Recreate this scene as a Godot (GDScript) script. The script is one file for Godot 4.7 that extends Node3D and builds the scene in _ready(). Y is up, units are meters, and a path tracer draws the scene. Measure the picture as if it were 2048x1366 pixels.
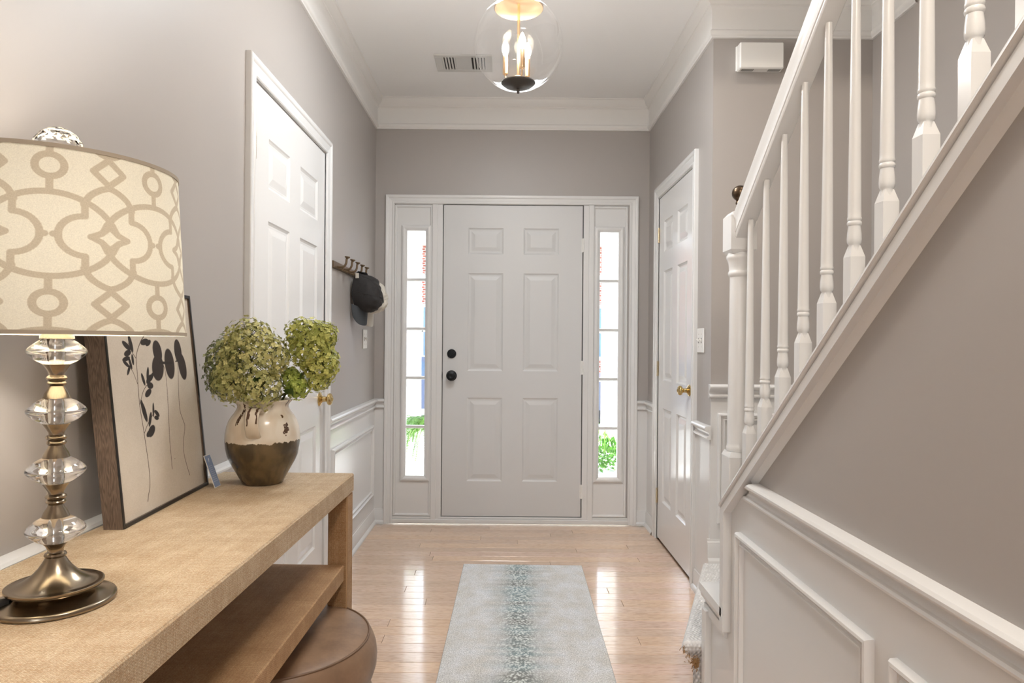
extends Node3D
# An entrance hall seen towards the front door. Camera at x=0, z=0, looking along -z; metres.

const XL := -0.853      # hall face of the left wall
const XR := 0.936       # hall face of the right wall
const ZF := -4.46       # hall face of the front wall
const ZE := -3.10       # where the right wall ends and the stairwell opens
const XW := 1.66        # right wall of the stairwell
const XS := 0.685       # hall face of the wall under the stairs
const HC := 2.768       # ceiling
const EYE := 1.18
const K := 0.974        # scale of what stands on the table about the eye
const SL := 0.742       # slope of the stairs
const RUN := 0.2614
const RISE := 0.194

var origin_of := {}
var used := {}
var M := {}
var rng := RandomNumberGenerator.new()


class G:
	var v := PackedVector3Array()
	var n := PackedVector3Array()
	var t := PackedVector2Array()
	var c := PackedColorArray()
	var tint := Color.WHITE
	var colored := false
	var uvo := Vector2.ZERO

	func tri(a: Vector3, b: Vector3, d: Vector3, na: Vector3, nb: Vector3, nd: Vector3, ta := Vector2.ZERO, tb := Vector2.ZERO, td := Vector2.ZERO) -> void:
		var g := (d - a).cross(b - a)
		if g.length_squared() < 1e-18:
			return
		if g.dot(na + nb + nd) < 0.0:
			v.append_array([a, d, b]); n.append_array([na, nd, nb]); t.append_array([ta, td, tb])
		else:
			v.append_array([a, b, d]); n.append_array([na, nb, nd]); t.append_array([ta, tb, td])
		c.append_array([tint, tint, tint])

	func quad(a: Vector3, b: Vector3, d: Vector3, e: Vector3, nn: Vector3, ta := Vector2.ZERO, tb := Vector2.ZERO, td := Vector2.ZERO, te := Vector2.ZERO) -> void:
		tri(a, b, d, nn, nn, nn, ta, tb, td)
		tri(a, d, e, nn, nn, nn, ta, td, te)

	func flat(a: Vector3, b: Vector3, d: Vector3, e: Vector3, away: Vector3) -> void:
		# a quad whose normal is its own, on the side of «away»
		var nn := (b - a).cross(d - a)
		if nn.length_squared() < 1e-16:
			nn = (d - a).cross(e - a)
		nn = nn.normalized()
		if nn.dot(away) < 0.0:
			nn = -nn
		quad(a, b, d, e, nn, Vector2(a.x + a.z, a.y), Vector2(b.x + b.z, b.y), Vector2(d.x + d.z, d.y), Vector2(e.x + e.z, e.y))

	func box(lo: Vector3, hi: Vector3, b := 0.0) -> void:
		var m := (lo + hi) / 2.0
		var h := (hi - lo) / 2.0
		var quadr := [[-1, -1], [1, -1], [1, 1], [-1, 1]]
		for a in 3:
			var u := (a + 1) % 3
			var w := (a + 2) % 3
			if a == 0: u = 2; w = 1
			if a == 2: u = 0; w = 1
			if a == 1: u = 0; w = 2
			for s in [-1.0, 1.0]:
				var nn := Vector3.ZERO
				nn[a] = s
				var p := []
				var q := []
				for k in quadr:
					var x := Vector3.ZERO
					x[a] = s * h[a]; x[u] = k[0] * (h[u] - b); x[w] = k[1] * (h[w] - b)
					p.append(m + x)
					q.append(Vector2(m[u] + x[u], m[w] + x[w]) + uvo)
				quad(p[0], p[1], p[2], p[3], nn, q[0], q[1], q[2], q[3])
		if b <= 0.0:
			return
		for a in 3:
			var u := (a + 1) % 3
			var w := (a + 2) % 3
			for k in quadr:
				var nn := Vector3.ZERO
				nn[u] = k[0]; nn[w] = k[1]
				var p := []
				for s in [-1.0, 1.0]:
					var x := Vector3.ZERO
					x[a] = s * (h[a] - b); x[u] = k[0] * h[u]; x[w] = k[1] * (h[w] - b)
					var y := x
					y[u] = k[0] * (h[u] - b); y[w] = k[1] * h[w]
					p.append(m + x); p.append(m + y)
				var q := []
				for x in p:
					q.append(Vector2(x.x, x.z) + uvo)
				quad(p[0], p[1], p[3], p[2], nn.normalized(), q[0], q[1], q[3], q[2])
		for sx in [-1.0, 1.0]:
			for sy in [-1.0, 1.0]:
				for sz in [-1.0, 1.0]:
					var s := Vector3(sx, sy, sz)
					var nn := s.normalized()
					var i := h - Vector3.ONE * b
					var q := Vector2(m.x + h.x * sx, m.z + h.z * sz) + uvo
					tri(m + s * Vector3(h.x, i.y, i.z), m + s * Vector3(i.x, h.y, i.z), m + s * Vector3(i.x, i.y, h.z), nn, nn, nn, q, q, q)

	func hexa(p: Array) -> void:
		# p: four corners of the bottom in turn, then the four above them
		var mid := Vector3.ZERO
		for x in p:
			mid += x / 8.0
		for f in [[0, 1, 2, 3], [4, 5, 6, 7], [0, 1, 5, 4], [1, 2, 6, 5], [2, 3, 7, 6], [3, 0, 4, 7]]:
			var fm: Vector3 = (p[f[0]] + p[f[1]] + p[f[2]] + p[f[3]]) / 4.0
			flat(p[f[0]], p[f[1]], p[f[2]], p[f[3]], fm - mid)

	func lathe(prof: Array, seg := 32, at := Vector3.ZERO, b := Basis.IDENTITY, limit := 40.0, turns := 1.0) -> void:
		# prof: Vector2(radius, height) going up with the outside on the right hand
		var total := 0.0
		for k in prof.size() - 1:
			total += prof[k].distance_to(prof[k + 1])
		var along := 0.0
		for k in prof.size() - 1:
			var d: Vector2 = prof[k + 1] - prof[k]
			var nk := Vector2(d.y, -d.x).normalized()
			var n0 := nk
			var n1 := nk
			if k > 0:
				var e: Vector2 = prof[k] - prof[k - 1]
				var ne := Vector2(e.y, -e.x).normalized()
				if ne.dot(nk) > cos(deg_to_rad(limit)):
					n0 = (ne + nk).normalized()
			if k < prof.size() - 2:
				var e: Vector2 = prof[k + 2] - prof[k + 1]
				var ne := Vector2(e.y, -e.x).normalized()
				if ne.dot(nk) > cos(deg_to_rad(limit)):
					n1 = (ne + nk).normalized()
			var v0 := along / total
			along += d.length()
			var v1 := along / total
			for s in seg:
				var a0 := TAU * s / seg
				var a1 := TAU * (s + 1) / seg
				var c0 := Vector3(cos(a0), 0, sin(a0))
				var c1 := Vector3(cos(a1), 0, sin(a1))
				var p: Array = []
				for x in [[c0, prof[k], n0], [c1, prof[k], n0], [c1, prof[k + 1], n1], [c0, prof[k + 1], n1]]:
					p.append(at + b * (x[0] * x[1].x + Vector3.UP * x[1].y))
					p.append((b * (x[0] * x[2].x + Vector3.UP * x[2].y)).normalized())
				var u0 := turns * s / seg
				var u1 := turns * (s + 1) / seg
				tri(p[0], p[2], p[4], p[1], p[3], p[5], Vector2(u0, v0), Vector2(u1, v0), Vector2(u1, v1))
				tri(p[0], p[4], p[6], p[1], p[5], p[7], Vector2(u0, v0), Vector2(u1, v1), Vector2(u0, v1))

	func grid(rows: Array, wrap := false, out := Vector3.ZERO) -> void:
		# a smooth surface through rows of points; «out» (or the middle) tells its outside
		var nr := rows.size()
		var nc: int = rows[0].size()
		var mid := Vector3.ZERO
		for r in rows:
			for p in r:
				mid += p / float(nr * nc)
		var nn := []
		var side := 0.0
		for i in nr:
			var line := PackedVector3Array()
			for j in nc:
				var a: Vector3 = rows[i][(j + 1) % nc] - rows[i][(j - 1 + nc) % nc] if wrap else rows[i][mini(j + 1, nc - 1)] - rows[i][maxi(j - 1, 0)]
				var d: Vector3 = rows[mini(i + 1, nr - 1)][j] - rows[maxi(i - 1, 0)][j]
				if a.length_squared() < 1e-12:
					var q := 1 if i == 0 else nr - 2
					a = rows[q][(j + 1) % nc] - rows[q][(j - 1 + nc) % nc]
				var x := a.cross(d).normalized()
				line.append(x)
				side += x.dot(out) if out != Vector3.ZERO else x.dot(rows[i][j] - mid)
			nn.append(line)
		var f := 1.0 if side >= 0.0 else -1.0
		for i in nr - 1:
			for j in (nc if wrap else nc - 1):
				var k := (j + 1) % nc
				var u0 := float(j) / (nc if wrap else nc - 1)
				var u1 := float(j + 1) / (nc if wrap else nc - 1)
				var w0 := float(i) / (nr - 1)
				var w1 := float(i + 1) / (nr - 1)
				tri(rows[i][j], rows[i][k], rows[i + 1][k], f * nn[i][j], f * nn[i][k], f * nn[i + 1][k], Vector2(u0, w0), Vector2(u1, w0), Vector2(u1, w1))
				tri(rows[i][j], rows[i + 1][k], rows[i + 1][j], f * nn[i][j], f * nn[i + 1][k], f * nn[i + 1][j], Vector2(u0, w0), Vector2(u1, w1), Vector2(u0, w1))

	func tube(path: Array, r, seg := 8, caps := true) -> void:
		var rows := []
		var m := path.size()
		var side := Vector3.ZERO
		for i in m:
			var d: Vector3 = (path[mini(i + 1, m - 1)] - path[maxi(i - 1, 0)]).normalized()
			if side == Vector3.ZERO:
				side = d.cross(Vector3.UP if absf(d.y) < 0.9 else Vector3.RIGHT).normalized()
			side = (side - d * side.dot(d)).normalized()
			var up := side.cross(d)
			var rad: float = r[i] if r is Array else r
			var row := []
			for s in seg:
				var a := TAU * s / seg
				row.append(path[i] + (side * cos(a) + up * sin(a)) * rad)
			rows.append(row)
		var mid := 0
		for i in m - 1:
			for s in seg:
				var k := (s + 1) % seg
				var p0: Vector3 = rows[i][s]; var p1: Vector3 = rows[i][k]; var p2: Vector3 = rows[i + 1][k]; var p3: Vector3 = rows[i + 1][s]
				var n0: Vector3 = (p0 - path[i]).normalized(); var n1: Vector3 = (p1 - path[i]).normalized(); var n2: Vector3 = (p2 - path[i + 1]).normalized(); var n3: Vector3 = (p3 - path[i + 1]).normalized()
				if n2 == Vector3.ZERO: n2 = n1
				if n3 == Vector3.ZERO: n3 = n0
				if n0 == Vector3.ZERO: n0 = n3
				if n1 == Vector3.ZERO: n1 = n2
				tri(p0, p1, p2, n0, n1, n2)
				tri(p0, p2, p3, n0, n2, n3)
		if caps:
			for e in [0, m - 1]:
				var d: Vector3 = (path[0] - path[1]).normalized() if e == 0 else (path[m - 1] - path[m - 2]).normalized()
				for s in seg:
					tri(path[e], rows[e][s], rows[e][(s + 1) % seg], d, d, d)

	func ball(at: Vector3, r: Vector3, seg := 20, rings := 12, b := Basis.IDENTITY) -> void:
		for i in rings:
			for j in seg:
				var p := []
				for k in [[i, j], [i, j + 1], [i + 1, j + 1], [i + 1, j]]:
					var a: float = PI * k[0] / rings
					var o: float = TAU * k[1] / seg
					var e := Vector3(sin(a) * cos(o), cos(a), sin(a) * sin(o))
					p.append(at + b * (e * r))
					p.append((b * (e / r)).normalized())
				tri(p[0], p[2], p[4], p[1], p[3], p[5])
				tri(p[0], p[4], p[6], p[1], p[5], p[7])

	func sweep(path: Array, up: Vector3, prof: Array, closed := false, caps := true, limit := 32.0) -> void:
		# profile points (a, b): a along up x direction, b along up; corners are mitred
		var m := path.size()
		var q := []
		for i in m:
			var d0: Vector3 = (path[i] - path[(i - 1 + m) % m]).normalized()
			var d1: Vector3 = (path[(i + 1) % m] - path[i]).normalized()
			if not closed and i == 0: d0 = d1
			if not closed and i == m - 1: d1 = d0
			var s0 := up.cross(d0)
			var s1 := up.cross(d1)
			var mit := (s0 + s1) / (1.0 + s0.dot(s1))
			var row := []
			for p in prof:
				row.append(path[i] + mit * p.x + up * p.y)
			q.append(row)
		for i in (m if closed else m - 1):
			var j := (i + 1) % m
			var d: Vector3 = (path[j] - path[i]).normalized()
			var s := up.cross(d)
			band(q[i], q[j], s, up, prof, limit)
		if caps and not closed:
			cap(q[0], -(path[1] - path[0]).normalized())
			cap(q[m - 1], (path[m - 1] - path[m - 2]).normalized())

	func band(r0: Array, r1: Array, ex: Vector3, ey: Vector3, prof: Array, limit := 32.0, along := Vector3.ZERO) -> void:
		var nrm := []
		var area := 0.0
		for k in prof.size():
			var o: Vector2 = prof[(k + 1) % prof.size()]
			area += prof[k].x * o.y - o.x * prof[k].y
		var f := 1.0 if area > 0.0 else -1.0
		for k in prof.size() - 1:
			var d: Vector2 = prof[k + 1] - prof[k]
			nrm.append(Vector2(d.y, -d.x).normalized() * f)
		for k in prof.size() - 1:
			var n0: Vector2 = nrm[k]
			var n1: Vector2 = nrm[k]
			if k > 0 and nrm[k - 1].dot(nrm[k]) > cos(deg_to_rad(limit)): n0 = (nrm[k - 1] + nrm[k]).normalized()
			if k < nrm.size() - 1 and nrm[k + 1].dot(nrm[k]) > cos(deg_to_rad(limit)): n1 = (nrm[k + 1] + nrm[k]).normalized()
			var a := ex * n0.x + ey * n0.y
			var b := ex * n1.x + ey * n1.y
			if along != Vector3.ZERO:
				var z := ex.cross(ey)
				a = (a - z * a.dot(along) / z.dot(along)).normalized()
				b = (b - z * b.dot(along) / z.dot(along)).normalized()
			tri(r0[k], r1[k], r1[k + 1], a, a, b)
			tri(r0[k], r1[k + 1], r0[k + 1], a, b, b)

	func cap(row: Array, nn: Vector3) -> void:
		var ex := nn.cross(Vector3.UP if absf(nn.y) < 0.9 else Vector3.RIGHT).normalized()
		var ey := ex.cross(nn)
		var poly := PackedVector2Array()
		for p in row:
			poly.append(Vector2(p.dot(ex), p.dot(ey)))
		var ids := Geometry2D.triangulate_polygon(poly)
		for k in range(0, ids.size(), 3):
			tri(row[ids[k]], row[ids[k + 1]], row[ids[k + 2]], nn, nn, nn)

	func extrude(prof: Array, ex: Vector3, ey: Vector3, o0: Vector3, o1: Vector3, shear0 := Vector3.ZERO) -> void:
		# a closed profile between two places; shear0 moves the points of the first end by their height
		var r0 := []
		var r1 := []
		var p2 := prof.duplicate()
		p2.append(prof[0])
		for p in p2:
			r0.append(o0 + ex * p.x + ey * p.y + shear0 * p.y)
			r1.append(o1 + ex * p.x + ey * p.y)
		band(r0, r1, ex, ey, p2, 32.0, o1 - o0)
		r0.pop_back(); r1.pop_back()
		cap(r0, (o0 - o1).normalized())
		cap(r1, (o1 - o0).normalized())

	func prism(poly: Array, away: Vector3, depth: float) -> void:
		# a flat outline of 3D points pushed back by «depth» against «away»
		var back := []
		for p in poly:
			back.append(p - away * depth)
		cap(poly, away)
		cap(back, -away)
		var mid := Vector3.ZERO
		for p in poly:
			mid += p / float(poly.size())
		var area := Vector3.ZERO
		for k in poly.size():
			area += (poly[k] - mid).cross(poly[(k + 1) % poly.size()] - mid)
		var f := 1.0 if area.dot(away) > 0.0 else -1.0
		for k in poly.size():
			var a: Vector3 = poly[k]
			var b: Vector3 = poly[(k + 1) % poly.size()]
			flat(a, b, b - away * depth, a - away * depth, (b - a).cross(away) * f)

	func mesh() -> ArrayMesh:
		var a := []
		a.resize(Mesh.ARRAY_MAX)
		a[Mesh.ARRAY_VERTEX] = v
		a[Mesh.ARRAY_NORMAL] = n
		a[Mesh.ARRAY_TEX_UV] = t
		if colored:
			a[Mesh.ARRAY_COLOR] = c
		var m := ArrayMesh.new()
		m.add_surface_from_arrays(Mesh.PRIMITIVE_TRIANGLES, a)
		return m


# ---------------------------------------------------------------- objects
func numbered(called: String) -> String:
	if not used.has(called):
		used[called] = 0
		return called
	used[called] += 1
	return "%s_%03d" % [called, used[called]]


func tag(o: Node, label := "", category := "", group := "", kind := "") -> Node:
	if label: o.set_meta("label", label)
	if category: o.set_meta("category", category)
	if group: o.set_meta("group", group)
	if kind: o.set_meta("kind", kind)
	return o


func thing(called: String, at: Vector3, label: String, category: String, group := "", local := false) -> Node3D:
	var o := Node3D.new()
	o.name = numbered(called)
	add_child(o)
	o.position = at
	origin_of[o] = Vector3.ZERO if local else at
	return tag(o, label, category, group)


# one named mesh; its own origin is put at the foot of its bounding box
func obj(called: String, g: G, mat: Material, parent: Node = null, label := "", category := "", group := "", kind := "") -> MeshInstance3D:
	var lo := g.v[0]
	var hi := g.v[0]
	for p in g.v:
		lo = lo.min(p); hi = hi.max(p)
	var foot := Vector3((lo.x + hi.x) / 2.0, lo.y, (lo.z + hi.z) / 2.0)
	for i in g.v.size():
		g.v[i] -= foot
	var o := MeshInstance3D.new()
	o.mesh = g.mesh()
	o.material_override = mat
	o.cast_shadow = GeometryInstance3D.SHADOW_CASTING_SETTING_ON
	if parent == null:
		o.name = numbered(called)
		add_child(o)
		o.position = foot
	else:
		o.name = called
		parent.add_child(o, true)
		o.position = foot - origin_of[parent]
		var nm := str(o.name)
		if nm != called:      # Godot made seat2; name it seat_001
			var k := 1
			while parent.has_node(NodePath("%s_%03d" % [called, k])): k += 1
			o.name = "%s_%03d" % [called, k]
	origin_of[o] = foot
	tag(o, label, category, group, kind)
	return o


func struct(called: String, g: G, mat: Material, label: String, category: String) -> MeshInstance3D:
	return obj(called, g, mat, null, label, category, "", "structure")


func copy(o: Node3D, called: String, at: Vector3, label: String) -> Node3D:
	var d := o.duplicate()
	d.name = numbered(called)
	add_child(d)
	d.position = at
	d.set_meta("label", label)
	return d


# ---------------------------------------------------------------- materials
func mat(color: Color, rough := 0.5, metal := 0.0, spec := 0.5) -> StandardMaterial3D:
	var m := StandardMaterial3D.new()
	m.albedo_color = color
	m.roughness = rough
	m.metallic = metal
	m.metallic_specular = spec
	return m


func tex(w: int, h: int, data: PackedByteArray) -> ImageTexture:
	return ImageTexture.create_from_image(Image.create_from_data(w, h, false, Image.FORMAT_RGB8, data))


func noise(s: int, freq: float, oct := 3) -> FastNoiseLite:
	var f := FastNoiseLite.new()
	f.seed = s
	f.noise_type = FastNoiseLite.TYPE_SIMPLEX_SMOOTH
	f.frequency = freq
	f.fractal_octaves = oct
	return f


func put(d: PackedByteArray, i: int, c: Color) -> void:
	d[i] = clampi(int(c.r * 255.0), 0, 255)
	d[i + 1] = clampi(int(c.g * 255.0), 0, 255)
	d[i + 2] = clampi(int(c.b * 255.0), 0, 255)


# a soft round or oval dab of colour on a picture held as floats
func dab(px: PackedFloat32Array, w: int, h: int, x: float, y: float, rx: float, ry: float, c: Color, a := 1.0, turn := 0.0, hard := 0.75, wrap := false) -> void:
	var r := maxf(rx, ry) + 1.0
	var ct := cos(turn)
	var sn := sin(turn)
	for j in range(int(y - r), int(y + r) + 2):
		var jj := posmod(j, h) if wrap else j
		if jj < 0 or jj >= h: continue
		for i in range(int(x - r), int(x + r) + 2):
			var ii := posmod(i, w) if wrap else i
			if ii < 0 or ii >= w: continue
			var dx := i + 0.5 - x
			var dy := j + 0.5 - y
			var q := sqrt(pow((dx * ct + dy * sn) / rx, 2) + pow((dy * ct - dx * sn) / ry, 2))
			if q >= 1.0: continue
			var k := a * clampf((1.0 - q) / maxf(1.0 - hard, 0.01), 0.0, 1.0)
			var o := (jj * w + ii) * 3
			px[o] = lerpf(px[o], c.r, k)
			px[o + 1] = lerpf(px[o + 1], c.g, k)
			px[o + 2] = lerpf(px[o + 2], c.b, k)


func stroke(px: PackedFloat32Array, w: int, h: int, pts: Array, r: float, c: Color, wrap := false, ky := 1.0) -> void:
	for k in pts.size() - 1:
		var p: Vector2 = pts[k]
		var q: Vector2 = pts[k + 1]
		var steps := maxi(1, int(p.distance_to(q) / maxf(r * 0.4, 0.5)))
		for s in steps + 1:
			var x := p.lerp(q, float(s) / steps)
			dab(px, w, h, x.x, x.y, r, r * ky, c, 1.0, 0.0, 0.7, wrap)


func canvas(w: int, h: int, c: Color) -> PackedFloat32Array:
	var px := PackedFloat32Array()
	px.resize(w * h * 3)
	for i in w * h:
		px[i * 3] = c.r; px[i * 3 + 1] = c.g; px[i * 3 + 2] = c.b
	return px


func canvas_tex(px: PackedFloat32Array, w: int, h: int) -> ImageTexture:
	var d := PackedByteArray()
	d.resize(w * h * 3)
	for i in d.size():
		d[i] = clampi(int(px[i] * 255.0), 0, 255)
	return tex(w, h, d)


func curve(pts: Array, n := 12) -> Array:
	var out := []
	for k in pts.size() - 1:
		var a = pts[maxi(k - 1, 0)]
		var b = pts[k]
		var c = pts[k + 1]
		var d = pts[mini(k + 2, pts.size() - 1)]
		for s in n:
			out.append(b.cubic_interpolate(c, a, d, float(s) / n))
	out.append(pts[-1])
	return out


func _ready() -> void:
	rng.seed = 7
	# camera: a lens shifted a little off its axis, and a slight roll
	var cam := Camera3D.new()
	cam.name = "camera"
	cam.projection = Camera3D.PROJECTION_FRUSTUM
	cam.set_frustum(0.05 * 1366.0 / 1365.0, Vector2(14.0, 3.0) / 1365.0 * 0.05, 0.05, 200.0)
	add_child(cam)
	cam.position = Vector3(0, EYE, 0)
	cam.rotation.z = 0.008
	cam.current = true

	# sky and exposure
	var env := Environment.new()
	var sm := ProceduralSkyMaterial.new()
	sm.sky_top_color = Color(0.76, 0.83, 0.92)
	sm.sky_horizon_color = Color(0.93, 0.95, 0.97)
	sm.ground_bottom_color = Color(0.55, 0.56, 0.52)
	sm.ground_horizon_color = Color(0.80, 0.82, 0.82)
	sm.sky_curve = 0.2
	var sky := Sky.new()
	sky.sky_material = sm
	env.background_mode = Environment.BG_SKY
	env.sky = sky
	env.background_energy_multiplier = 5.5
	env.tonemap_mode = Environment.TONE_MAPPER_LINEAR
	env.tonemap_exposure = 1.68
	env.sdfgi_enabled = true
	env.ssao_enabled = true
	env.ssil_enabled = true
	var we := WorldEnvironment.new()
	we.name = "surroundings"
	we.environment = env
	add_child(we)
	# sun, low and from the right, along the porch
	var sun := DirectionalLight3D.new()
	sun.name = "sun"
	sun.light_energy = 8.0
	sun.light_color = Color(1.0, 0.97, 0.92)
	sun.light_angular_distance = 0.6
	sun.shadow_enabled = true
	add_child(sun)
	sun.look_at_from_position(Vector3(10, 4.7, -1.2), Vector3.ZERO)
	# unseen lamps: two added as hall fill, two lighting the stairs and rear room
	unseen_ceiling_lamp(Vector3(0.02, HC, -2.70), 0.40, 1.1, Color(0.95, 0.98, 1.0), "added square fill lamp, unseen over the hall near the globe light")
	unseen_ceiling_lamp(Vector3(0.40, HC, -0.30), 0.30, 1.5, Color(1.0, 0.95, 0.89), "added small square fill lamp, unseen over the hall beside the stairs")
	unseen_ceiling_lamp(Vector3(-1.2, HC, 3.4), 0.60, 4.0, Color(1.0, 0.94, 0.87), "large square ceiling lamp out of view, placed to light the hall from behind")
	unseen_ceiling_lamp(Vector3(1.18, 5.3, -0.6), 0.45, 3.6, Color(1.0, 0.94, 0.87), "square ceiling lamp out of view, placed to light the stairwell")

	materials()
	shell()
	doors()
	stairs()
	outside()
	furniture()
	small_things()


func unseen_ceiling_lamp(at: Vector3, s: float, energy: float, color: Color, label: String) -> void:  # glowing square lamp out of view, placed for the light it gives
	var t := thing("unseen_ceiling_lamp", at - Vector3(0, 0.06, 0), label, "lamp")
	var g := G.new()
	g.box(at + Vector3(-s / 2 - 0.02, -0.05, -s / 2 - 0.02), at + Vector3(s / 2 + 0.02, 0.0, s / 2 + 0.02), 0.006)
	obj("unseen_lamp_frame", g, mat(Color(0.92, 0.92, 0.91), 0.4), t)
	g = G.new()
	g.box(at + Vector3(-s / 2, -0.06, -s / 2), at + Vector3(s / 2, -0.0501, s / 2), 0.004)
	var m := mat(Color(0.95, 0.95, 0.93), 0.5)
	m.emission_enabled = true
	m.emission = color
	m.emission_energy_multiplier = 1.5
	obj("unseen_lamp_face", g, m, t)
	var l := AreaLight3D.new()
	l.name = "unseen_lamp_light"
	l.area_size = Vector2(s, s)
	l.light_energy = energy
	l.light_color = color
	l.shadow_enabled = true
	l.set("area_range", 12.0)
	t.add_child(l)
	l.position = Vector3(0, -0.012, 0)
	l.rotation.x = -PI / 2


func materials() -> void:
	M.wall = mat(Color(0.672, 0.650, 0.633), 0.42, 0.0, 0.5)
	M.white = mat(Color(0.868, 0.866, 0.862), 0.25)
	M.white_dull = mat(Color(0.90, 0.895, 0.885), 0.5)
	M.ceiling = mat(Color(0.955, 0.957, 0.957), 0.85)
	M.door = mat(Color(0.875, 0.872, 0.868), 0.2)
	M.front_door = mat(Color(0.815, 0.814, 0.812), 0.4)
	M.gap = mat(Color(0.10, 0.095, 0.09), 0.8)  # near-black for the door gaps, their shade put into its colour
	M.black = mat(Color(0.09, 0.10, 0.11), 0.38, 0.5)
	M.steel = mat(Color(0.80, 0.78, 0.74), 0.3, 0.85)
	M.brass = mat(Color(0.80, 0.70, 0.49), 0.16, 1.0)
	M.gold = mat(Color(0.78, 0.66, 0.52), 0.30, 1.0)
	M.bronze = mat(Color(0.34, 0.28, 0.22), 0.30, 0.9)
	M.dark_bronze = mat(Color(0.30, 0.29, 0.28), 0.35, 0.8)
	M.antique = mat(Color(0.58, 0.53, 0.46), 0.22, 1.0)
	M.hinge = mat(Color(0.78, 0.73, 0.62), 0.28, 0.9)
	M.hook = mat(Color(0.48, 0.41, 0.33), 0.35, 0.85)
	M.plastic = mat(Color(0.92, 0.915, 0.90), 0.35)
	M.slot = mat(Color(0.12, 0.115, 0.11), 0.7)
	M.pane = mat(Color(1, 1, 1, 0.0), 0.02)
	M.pane.transparency = BaseMaterial3D.TRANSPARENCY_ALPHA
	M.globe = mat(Color(1, 1, 1, 0.0), 0.02, 0.0, 0.55)
	M.globe.transparency = BaseMaterial3D.TRANSPARENCY_ALPHA
	M.crystal = mat(Color(1, 1, 1, 0.0), 0.0)
	M.crystal.refraction_enabled = true
	M.crystal.refraction_scale = 0.05
	oak()
	raffia()
	rug_print()
	carpet_weave()


# oak: six tones over one picture of grain
func oak() -> void:
	var w := 1024
	var h := 512
	var d := PackedByteArray()
	d.resize(w * h * 3)
	var a := noise(11, 1.0, 3)
	var b := noise(12, 1.0, 2)
	var e := noise(13, 1.0, 2)
	for y in h:
		for x in w:
			var s := a.get_noise_2d(x * 0.004, y * 0.06)
			var f := b.get_noise_2d(x * 0.012 + s * 1.5, y * 0.35)
			var p := e.get_noise_2d(x * 0.03, y * 0.62)
			var k := 0.5 + s * 0.35 + f * 0.25
			var c := Color(0.84, 0.73, 0.63).lerp(Color(0.93, 0.835, 0.745), clampf(k, 0, 1))
			if p > 0.30:
				c = c.lerp(Color(0.50, 0.38, 0.29), minf((p - 0.30) * 1.5, 0.5))
			put(d, (y * w + x) * 3, c)
	var t := tex(w, h, d)
	M.oak = []
	for tone in [Color(0.97, 0.94, 0.93), Color(1.0, 0.97, 0.95), Color(0.955, 0.925, 0.91), Color(1.0, 0.96, 0.92), Color(0.98, 0.94, 0.94), Color(0.94, 0.91, 0.89)]:
		var m := mat(tone, 0.24)
		m.albedo_texture = t
		m.uv1_scale = Vector3(1.0 / 2.4, 1.0 / 0.628, 1)
		m.clearcoat_enabled = true
		m.clearcoat = 1.0
		m.clearcoat_roughness = 0.11
		M.oak.append(m)


# woven raffia over the console table
func raffia() -> void:
	var w := 1024
	var d := PackedByteArray()
	d.resize(w * w * 3)
	var hd := PackedByteArray()
	hd.resize(w * w * 3)
	var lo := noise(21, 0.006, 3)
	var st := noise(22, 1.0, 2)
	var r := RandomNumberGenerator.new()
	r.seed = 5
	var warp := []
	var weft := []
	for i in 400:
		warp.append(r.randf()); weft.append(r.randf())
	for y in w:
		for x in w:
			var i := x / 6
			var j := y / 4
			var over := (i + j) % 2 == 0
			var fx := absf((x % 6) - 2.5) / 3.0
			var fy := absf((y % 4) - 1.5) / 2.0
			var hgt := 1.0 - (fx * fx * 0.7 if over else fy * 0.8)
			var tone: float = warp[i] if over else weft[j % 400]
			var sl := st.get_noise_2d(x * 0.05, y * 0.9) if not over else st.get_noise_2d(x * 0.9 + 300, y * 0.05)
			var k := 0.42 + (tone - 0.5) * 0.36 + sl * 0.62 + lo.get_noise_2d(x, y) * 0.25
			var c := Color(0.70, 0.585, 0.45).lerp(Color(0.93, 0.87, 0.76), clampf(k, 0, 1))
			c = c.lerp(Color(0.95, 0.90, 0.80), clampf((k - 0.95) * 0.8, 0, 0.5))
			var fl := st.get_noise_2d(x * 0.035 + 70.0, y * 0.42 + 900.0)
			var fm := st.get_noise_2d(x * 0.42 + 470.0, y * 0.05 - 300.0)
			if fl > 0.42: c = c.lerp(Color(0.70, 0.48, 0.28), minf((fl - 0.42) * 3.0, 0.6))
			if fm > 0.46: c = c.lerp(Color(0.66, 0.47, 0.29), minf((fm - 0.46) * 3.0, 0.5))
			if fl < -0.52: c = c.lerp(Color(0.96, 0.92, 0.83), 0.6)
			c = c * (0.72 + 0.28 * hgt)  # darker towards thread edges, shade of the weave put into colour
			put(d, (y * w + x) * 3, c)
			put(hd, (y * w + x) * 3, Color(hgt, hgt, hgt))
	var m := mat(Color(1, 1, 1), 0.62)
	m.albedo_texture = tex(w, w, d)
	m.uv1_scale = Vector3(1 / 0.50, 1 / 0.50, 1)
	m.heightmap_enabled = true
	m.heightmap_texture = tex(w, w, hd)
	m.heightmap_scale = 0.12
	M.raffia = m
	var q := m.duplicate()
	q.albedo_color = Color(0.92, 0.83, 0.73)  # darker copy for legs and shelf, their shade in its colour
	M.raffia_shaded = q


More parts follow.
